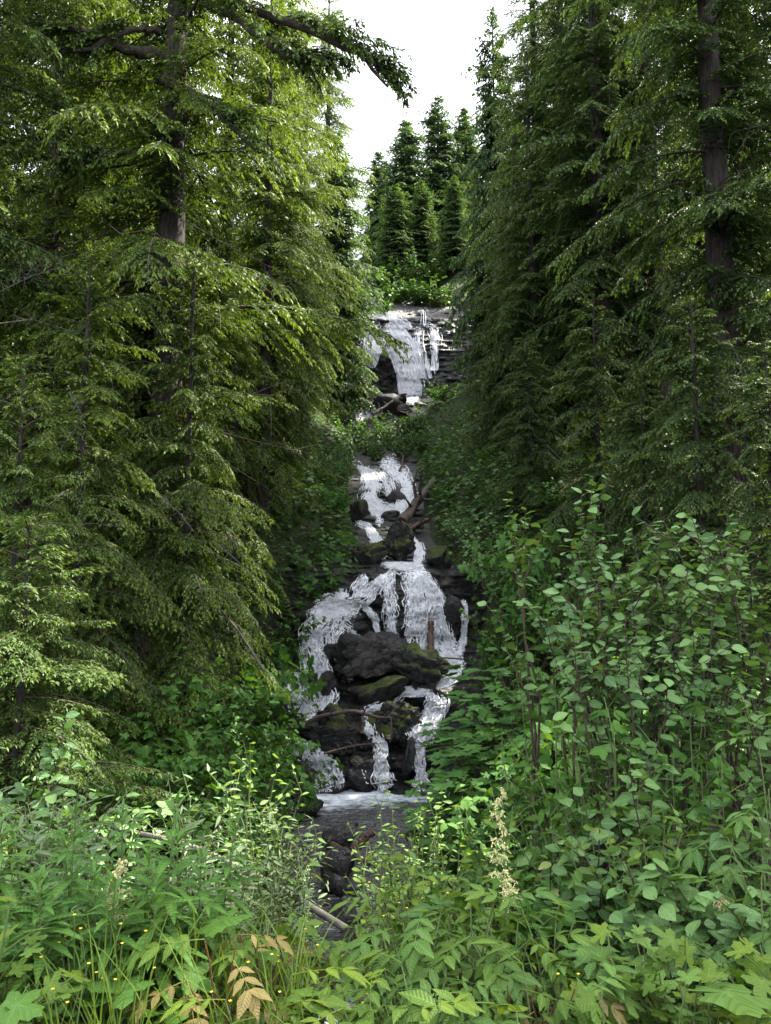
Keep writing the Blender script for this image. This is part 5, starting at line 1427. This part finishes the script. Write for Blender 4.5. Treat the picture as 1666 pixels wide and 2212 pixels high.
NEAR = [
    # tall broadleaf shrub above the right bank
    ('shoot', 1150, 6.2, 1012, 'tall leafy shoot standing apart at the edge of the big alder'),
    ('shoot', 1290, 6.0, 992, 'tallest leafy alder shoot rising against the dark hemlocks'),
    ('alder', 1265, 6.0, 1180, 'alder branch mass beneath the two tall shoots'),
    ('alder', 1335, 5.9, 1085, 'big alder crown in the middle above the dark stem'),
    ('alder', 1450, 6.1, 1075, 'alder crown with glossy leaves beside the tallest shoot'),
    ('alder', 1560, 5.9, 1110, 'alder crown spreading toward the picture edge'),
    ('alder', 1655, 6.1, 1060, 'alder with reddish tip leaves at the picture edge'),
    ('berry', 1190, 5.9, 1400, 'bush reaching from the alder toward the waterfall'),
    ('alder', 1320, 5.5, 1270, 'alder boughs in front of the dark upright stem'),
    ('alder', 1400, 5.4, 1290, 'low alder boughs under the glossy crown'),
    ('alder', 1540, 5.5, 1270, 'low alder boughs near the picture edge'),
    ('alder', 1640, 5.3, 1300, 'hanging alder boughs at the picture edge above the elder'),
    ('alder', 1390, 6.0, 1150, 'full alder crown behind the low boughs'),
    ('alder', 1500, 5.7, 1180, 'dense alder crown between the glossy one and the edge'),
    ('alder', 1290, 6.2, 1150, 'alder crown under the tallest shoot'),
    ('alder', 1610, 5.7, 1190, 'dense alder crown close to the picture edge'),
    ('berry', 1330, 5.2, 1450, 'leafy skirt of small bushes over the dark upright stem'),
    ('berry', 1470, 5.2, 1450, 'leafy bush filling the gap above the lower thicket'),
    # alder thicket lower right
    ('berry', 1230, 5.2, 1580, 'three leaflet bush at the inner edge of the thicket'),
    ('thicket', 1270, 5.0, 1575, 'alder bush at the top of the lower thicket'),
    ('thicket', 1370, 4.8, 1590, 'broad leaved alder bush in the heart of the thicket'),
    ('berry', 1470, 4.8, 1560, 'three leaflet bush next to the elder shoots'),
    ('thicket', 1240, 4.6, 1690, 'alder bush above the dark hollow'),
    ('limew', 1340, 4.4, 1690, 'fresh green bush over the dark hollow'),
    ('thicket', 1450, 4.2, 1690, 'dense alder bush in front of the elder'),
    ('thicket', 1540, 4.3, 1720, 'dark leaved alder bush among the elder leaves'),
    ('thicket', 1400, 3.9, 1880, 'lowest alder bush with large toothed leaves'),
    ('thicket', 1520, 3.8, 1860, 'alder bush with large toothed leaves by the elder blossom'),
    ('thicket', 1170, 5.6, 1680, 'small alder bush beside the creamy plume'),
    ('berry', 1130, 5.0, 1760, 'small leaved bush behind the creamy plume'),
    ('berry', 1200, 4.6, 1800, 'small leaved bush between plume and dark hollow'),
    ('berry', 1250, 4.3, 1880, 'bush hanging into the dark hollow'),
    ('berry', 1080, 5.4, 1720, 'bush above the creamy plume'),
    ('elder', 1560, 4.3, 1600, 'elder with long leaflets above the thicket'),
    ('elder', 1640, 4.0, 1590, 'elder shoot with a bright yellow tip at the picture edge'),
    ('elder', 1620, 3.8, 1720, 'elder with drooping fans of leaflets'),
    ('elder', 1600, 3.4, 1880, 'large elder leaves low at the picture edge'),
    # left edge
    ('alder', 45, 5.6, 1515, 'alder with bright leaves at the edge below the young hemlock'),
    ('alder', 150, 5.8, 1570, 'alder bush in front of the young hemlock boughs'),
    ('alder', 225, 6.2, 1650, 'low alder beside the silvery willow'),
    ('alder', -20, 5.0, 1610, 'alder mass cut off by the picture edge'),
    ('willow', 70, 4.6, 1660, 'silvery willow with twisted pale leaves near the edge'),
    ('willow', 160, 4.7, 1655, 'silvery willow behind the fireweed'),
    ('willow', 255, 5.2, 1690, 'silvery willow behind the tallest fireweed'),
    ('willow', 425, 6.2, 1650, 'grey green willow over the slanting pole'),
    ('willow', 500, 6.0, 1700, 'willow bush hanging over the slanting pole'),
    ('willow', 590, 6.3, 1770, 'willow bush at the stream edge above the slanting pole'),
    ('willow', 615, 6.6, 1830, 'fine leaved willow spray over the stream'),
    ('willow', 560, 5.4, 1860, 'dim willow under the slanting pole'),
    ('willow', 470, 5.2, 1840, 'dim willow between fireweed and slanting pole'),
    ('willow', 615, 5.6, 1930, 'thin willow twigs beside the lower end of the slanting pole'),
    ('round', 548, 6.8, 1590, 'upright willow with round fresh leaves above the pool'),
    ('round', 500, 6.9, 1660, 'round leaved willow beside the upright fresh one'),
    ('round', 610, 7.0, 1690, 'round leaved willow spray reaching over the pool'),
    ('round', 605, 6.6, 1740, 'small round leaved willow by the stream stones'),
    ('round', 830, 9.0, 1690, 'dusky willow standing in front of the pool'),
    ('round', 905, 9.0, 1710, 'willow sprig at the far edge of the pool'),
    ('round', 950, 8.2, 1690, 'willow bush below the palmate leaf patch'),
    ('limew', 880, 5.6, 1770, 'fresh lime willow at the stream edge'),
    ('limew', 900, 5.4, 1760, 'fresh lime willow in the middle by the stream'),
    ('limew', 975, 5.2, 1790, 'lime leaved bush near the creamy plume'),
    ('limew', 892, 4.8, 1860, 'lime leaved bush above the compound leaves'),
    ('limew', 940, 4.6, 1860, 'lime leaved bush with yellow flowers around it'),
    ('limew', 1030, 4.8, 1840, 'lime leaved bush at the foot of the creamy plume'),
    ('limew', 1080, 5.2, 1700, 'pale fresh bush over the pool corner'),
    ('willow', 630, 7.2, 1800, 'willow spray beside the stream stones'),
    ('willow', 628, 6.0, 1880, 'willow spray at the foot of the stream stones'),
    ('willow', 620, 6.8, 1720, 'willow crown between pole and pool'),
    ('willow', 380, 5.0, 1720, 'leafy willow rising behind the fireweed stalks'),
    ('limew', 850, 6.8, 1810, 'lime sprigs beside the stream driftwood'),
    ('limew', 858, 5.6, 1870, 'lime sprigs leaning over the narrow stream'),
    ('limew', 868, 4.6, 1940, 'lime sprigs at the stream mouth'),
    ('limew', 870, 7.2, 1790, 'lime bush in front of the pool'),
    # fireweed
    ('fire', 60, 3.3, 1760, 'fireweed stalk behind the edge one'),
    ('fire', 215, 3.3, 1800, 'fireweed stalk in the middle of the clump'),
    ('fire', 265, 2.9, 1900, 'fireweed stalk in front of the clump'),
    ('fire', 385, 2.9, 1880, 'fireweed stalk beside the bluish broad leaf'),
    ('fire', 445, 3.2, 1850, 'fireweed stalk at the clump edge by the pole'),
    ('fire', 362, 3.0, 1735, 'tallest fireweed stalk with whorled dark leaves'),
    ('fire', 295, 3.35, 1742, 'fireweed stalk with a bright tip beside the tallest'),
    ('fire', 475, 3.4, 1772, 'fireweed stalk nearest the slanting pole'),
    ('fire', 418, 3.6, 1790, 'shorter fireweed stalk between two tall ones'),
    ('fire', 180, 3.1, 1735, 'slender fireweed stalk near the silvery willow'),
    ('fire', 88, 2.9, 1885, 'fireweed stalk with a broad drooping base'),
    ('fire', 170, 2.85, 1890, 'fireweed stalk leaning beside the grass'),
    ('fire', 20, 3.1, 1860, 'fireweed stalk cut by the picture edge'),
    ('fire', 240, 3.0, 1880, 'low fireweed stalk behind the grass'),
    ('fire', 330, 3.2, 1850, 'low fireweed stalk behind the creamy sprig'),
    ('fire', 125, 3.4, 1790, 'dim fireweed stalk behind the broad one'),
    # compound leaved plants
    ('goat', 865, 3.4, 1985, 'compound leaved plant beside the small white rapid'),
    ('goat', 915, 3.3, 1955, 'compound leaved plant below the lime bushes'),
    ('goat', 1010, 3.3, 1935, 'compound leaved plant around the plume stalk'),
    ('goat', 1090, 3.2, 1930, 'lush compound leaved plant below the creamy plume'),
    ('goat', 1170, 3.2, 1945, 'lush compound leaved plant by the dark hollow'),
    ('goat', 880, 3.8, 1900, 'compound leaved plant at the stream corner'),
    ('goat', 975, 3.9, 1880, 'compound leaved plant in front of the lime bush'),
    ('goat', 900, 2.85, 2075, 'low compound leaved plant among the horsetails'),
    ('goat', 1040, 2.85, 2060, 'low compound leaved plant near the bronze sprig'),
    ('goat', 1140, 2.8, 2090, 'low compound leaved plant beside the broad pale leaf'),
    ('goat', 845, 2.95, 2060, 'low compound leaved plant by the stream mouth'),
    ('goat', 600, 3.3, 1990, 'compound leaved plant left of the stream mouth'),
    ('goat', 560, 3.4, 1975, 'compound leaved plant behind the bronze leaves'),
    ('goat', 310, 3.3, 1900, 'compound leaved plant under the creamy sprig'),
    ('pale', 300, 2.65, 2110, 'pale compound leaved plant in the grass'),
    ('pale', 385, 2.6, 2120, 'pale compound leaved plant under the bronze leaves'),
    ('pale', 235, 2.7, 2165, 'pale compound leaved plant at the grass foot'),
    ('pale', 560, 2.6, 2100, 'pale compound leaved plant next to the bronze pair'),
    ('pale', 600, 2.7, 2085, 'pale compound leaved plant below the stream mouth'),
    ('pale', 800, 2.65, 2130, 'pale compound leaved plant left of the horsetails'),
    ('pale', 640, 2.5, 2150, 'pale compound leaved plant at the bottom edge'),
    ('pale', 1010, 2.5, 2140, 'pale serrated plant at the bottom edge near the horsetails'),
    ('pale', 1210, 2.6, 2130, 'pale serrated plant under the broad pale leaf'),
    ('pale', 1120, 2.45, 2160, 'pale serrated plant at the bottom edge beside the broad leaf'),
    ('rust', 425, 2.9, 2030, 'bronze young leaves standing over the grass'),
    ('rust', 505, 2.85, 2000, 'bronze young leaves on a reddish stalk'),
    ('rust', 590, 3.1, 1985, 'bronze sprig nearest the stream mouth'),
    ('rust', 500, 2.9, 2085, 'bronze leaf pair low at the bottom edge'),
    ('rust', 600, 3.6, 1945, 'small tan sprig beside the end of the pole'),
    ('rust', 1095, 2.9, 2055, 'bronze folded sprig below the creamy plume'),
    ('rust', 1165, 2.85, 2060, 'bronze drooping leaf beside the folded sprig'),
    # lobed lime plants bottom right and left
    ('lime', 1250, 3.1, 2005, 'lime lobed leaf plant under the dark hollow'),
    ('lime', 1340, 2.95, 2005, 'lime lobed leaf plant above the broad pale leaf'),
    ('lime', 1440, 2.8, 2030, 'lime lobed leaf plant with a bright shoot'),
    ('lime', 1540, 2.85, 2020, 'lime lobed leaf plant under the elder'),
    ('lime', 1630, 2.9, 2040, 'lime lobed leaf plant at the lower picture corner'),
    ('lime', 1500, 2.6, 2120, 'lime lobed leaf plant at the bottom edge'),
    ('lime', 1620, 2.6, 2130, 'lime lobed leaf plant in the very corner'),
    ('lime', 1280, 2.7, 2120, 'lime lobed leaf plant beside the bottom serrated leaves'),
    ('lime', 25, 2.75, 1900, 'yellow lobed leaf plant at the edge by the fireweed'),
    ('lime', 40, 2.7, 2030, 'lobed leaf plant under the broad fireweed'),
    ('lime', 30, 2.5, 2110, 'lobed leaf plant in the lower corner'),
    ('parsnip', 1395, 2.6, 2085, 'broad pale palmate leaf standing at the bottom edge'),
    ('dark', 140, 2.7, 2050, 'dark broad leaf plant under the fireweed'),
    ('dark', 320, 2.9, 1965, 'bluish broad leaf behind the grass'),
    ('dark', 420, 3.1, 1960, 'bluish broad leaf behind the bronze leaves'),
    ('dark', 195, 2.55, 2110, 'broad leaf plant at the foot of the grass'),
]
for i, (k, u, y, top, label) in enumerate(NEAR):
    lk, mat, sm, spread, nst, ll, nl, style, bare, name, cat = KIND[k]
    x, z = ground_at(u, y)
    h = max(0.3, float(at(u, top, y)[2]) - z)
    if style == 'bush' and k not in ('lime', 'berry', 'limew'):
        bare = float(np.clip(1 - 1.35 / h, 0.25, 0.72)) if k != 'shoot' else float(np.clip(1 - 0.9 / h, 0.3, 0.85))
    plant_single(name, label, cat, None, (x, y, z - 0.04), lk, mat, sm, h + 0.04, spread, 500 + i, nst, ll, nl, style, 'leaf', bare)


# creamy plumes
def plume(u, y, top, bottom, label, seed, width):
    r = np.random.default_rng(seed)
    x, z = ground_at(u, y)
    t_, b_ = at(u, top, y)[2], at(u, bottom, y)[2]
    o = empty('flowering_goatsbeard', (x, y, z)); tag(o, label, 'flower')
    mb = MB(); V, F, uv = tube(bez((0, 0, 0), (0.02, 0, (t_ - z) * 0.5), (0, 0, t_ - z), 8), np.linspace(0.006, 0.002, 8), 5); mb.add(V, F, uv)
    child('stem', mb.mesh('stem', M_stem, True), o)
    zz = np.linspace(b_ - z, t_ - z, 24)
    Q = np.array([[0, -0.5, 0], [0.5, 0, 0.2], [0, 0.5, 0], [-0.5, 0, 0.2]])
    for i, h in enumerate(zz):
        if r.random() < 0.12 and i < 20: continue
        f = i / 23
        a = r.uniform(0, 6.28); l = width * (1.05 - 0.75 * f) * r.uniform(0.5, 1.1)
        e = np.array([math.cos(a) * l, math.sin(a) * l, h + l * r.uniform(0.0, 0.7)])
        ax = bez((0, 0, h), (e[0] * 0.5, e[1] * 0.5, e[2] + 0.015), e, 14)
        P = np.repeat(ax, 5, axis=0) + r.normal(0, 0.0020, (70, 3))
        for q in range(8):                              # small side spikes
            k = r.integers(3, 13); d = norm(r.normal(0, 1, 3)) * l * 0.55 + [0, 0, -0.012]
            P = np.concatenate([P, ax[k] + d * np.linspace(0, 1, 14)[:, None] + r.normal(0, 0.0014, (14, 3))])
        n = len(P); d = norm(r.normal(0, 1, (n, 3))); up = norm(r.normal(0, 1, (n, 3)) + [0, 0, 0.6])
        V, F = stamp(Q, [np.array([[0, 1, 2, 3]])], frames(d, up) * r.uniform(0.004, 0.007, n)[:, None, None], P)
        m2 = MB(); m2.add(V, F)
        child('plume', m2.mesh('plume', M_cream), o)
    return o


plume(1075, 3.7, 1712, 1960, 'tall creamy feathery goatsbeard plume above the compound leaves', 1, 0.10)
plume(285, 3.1, 1862, 1985, 'small creamy goatsbeard sprig among the fireweed', 2, 0.075)
plume(1515, 3.7, 1935, 1962, 'small greenish blossom head on the elder leaves', 3, 0.045)


# yellow flowers on thin stalks
def buttercup(u, y, top, label, seed):
    r = np.random.default_rng(seed)
    x, z = ground_at(u, y); h = float(at(u, top, y)[2]) - z
    o = empty('buttercup', (x, y, z)); tag(o, label, 'flower', 'yellow buttercups on thin stalks')
    mb = MB(); heads = []
    for k in range(r.integers(2, 4)):
        e = np.array([r.normal(0, 0.07), r.normal(0, 0.05), h * r.uniform(0.75, 1.0)])
        V, F, uv = tube(bez((0, 0, 0), (e[0] * 0.1, e[1] * 0.1, h * 0.6), e, 8), np.linspace(0.0035, 0.0012, 8), 4); mb.add(V, F, uv); heads.append(e)
    child('stem', mb.mesh('stem', M_stem, True), o)
    for e in heads:
        b = MB()
        for p in range(5):
            V, F, uv = leaf_shape([(0, .12), (.5, .42), (1, .2)], 0.0068, 0.3, -0.4)
            b.add(xform(V, e, p * 1.2566 + 0.2, 0.25), [F], uv)
        child('blossom', b.mesh('blossom', M_yellow), o)
    return o


for i, (u, y, top, label) in enumerate([
    (205, 2.8, 1940, 'tall thin buttercup stalk in front of the fireweed'),
    (248, 2.75, 1985, 'buttercup stalk beside the creamy sprig'),
    (285, 2.7, 2000, 'buttercup with yellow heads in the tall grass'),
    (330, 2.8, 1990, 'buttercup by the bluish broad leaf'),
    (80, 2.6, 2120, 'buttercup stalk in the lower corner grass'),
    (155, 2.55, 2100, 'buttercup stalk above the dark broad leaf'),
    (640, 3.2, 2005, 'yellow buttercup near the end of the slanting pole'),
    (665, 3.1, 2020, 'yellow buttercup over the stream mouth'),
    (600, 2.8, 2060, 'yellow buttercup beside the bronze leaves'),
    (770, 2.9, 2110, 'yellow buttercup right of the stream mouth'),
    (718, 2.75, 2140, 'yellow buttercup low by the stream mouth'),
    (845, 3.9, 1860, 'yellow buttercup in the lime willow'),
    (880, 3.6, 1900, 'yellow buttercup above the compound leaves'),
    (1190, 2.9, 2080, 'yellow buttercup beside the bronze drooping leaf'),
    (520, 2.65, 2130, 'yellow buttercup among the pale leaves'),
]): buttercup(u, y, top, label, 900 + i)


# grass and horsetail (uncountable)
def blades(name, spots, mat, seed, lw=0.006):
    r = np.random.default_rng(seed); b = MB()
    for u0, u1, y0, y1, n, h0, h1, wl_ in spots:
        for _ in range(n):
            u, y = r.uniform(u0, u1), r.uniform(y0, y1)
            x, z = ground_at(u, y); h = r.uniform(h0, h1); a = r.uniform(0, 6.28); bend = h * r.uniform(0.1, 0.6)
            d = np.array([math.cos(a), math.sin(a), 0])
            P = bez((x, y, z), np.array([x, y, z + h * 0.75]) + d * bend * 0.15, np.array([x, y, z + h * r.uniform(0.75, 1.0)]) + d * bend, 6)
            s = np.array([-d[1], d[0], 0]); w = wl_ * r.uniform(0.6, 1.2) * np.array([0.7, 1, 1, 0.85, 0.5, 0.02])
            V = np.stack([P + s * w[:, None], P - s * w[:, None]], 1).reshape(-1, 3)
            i = np.arange(5) * 2
            b.add(V, [np.stack([i, i + 1, i + 3, i + 2], -1)])
    o = link(bpy.data.objects.new(name, b.mesh(name, mat, smooth=True))); tag(o, kind='stuff')


blades('grass', [
    (195, 335, 2.5, 2.9, 110, 0.40, 0.85, 0.0035), (-20, 70, 2.4, 2.8, 50, 0.30, 0.5, 0.0035), (60, 620, 2.4, 3.0, 240, 0.15, 0.45, 0.003),
    (620, 1666, 2.4, 2.9, 500, 0.15, 0.45, 0.004), (400, 700, 2.6, 3.2, 200, 0.4, 0.75, 0.004), (740, 870, 17.9, 18.4, 0, 0.2, 0.4, 0.01)], M_grass, 5)
blades('grass', [(860, 960, 2.4, 2.75, 420, 0.3, 0.62, 0.0016)], M_cover, 6)
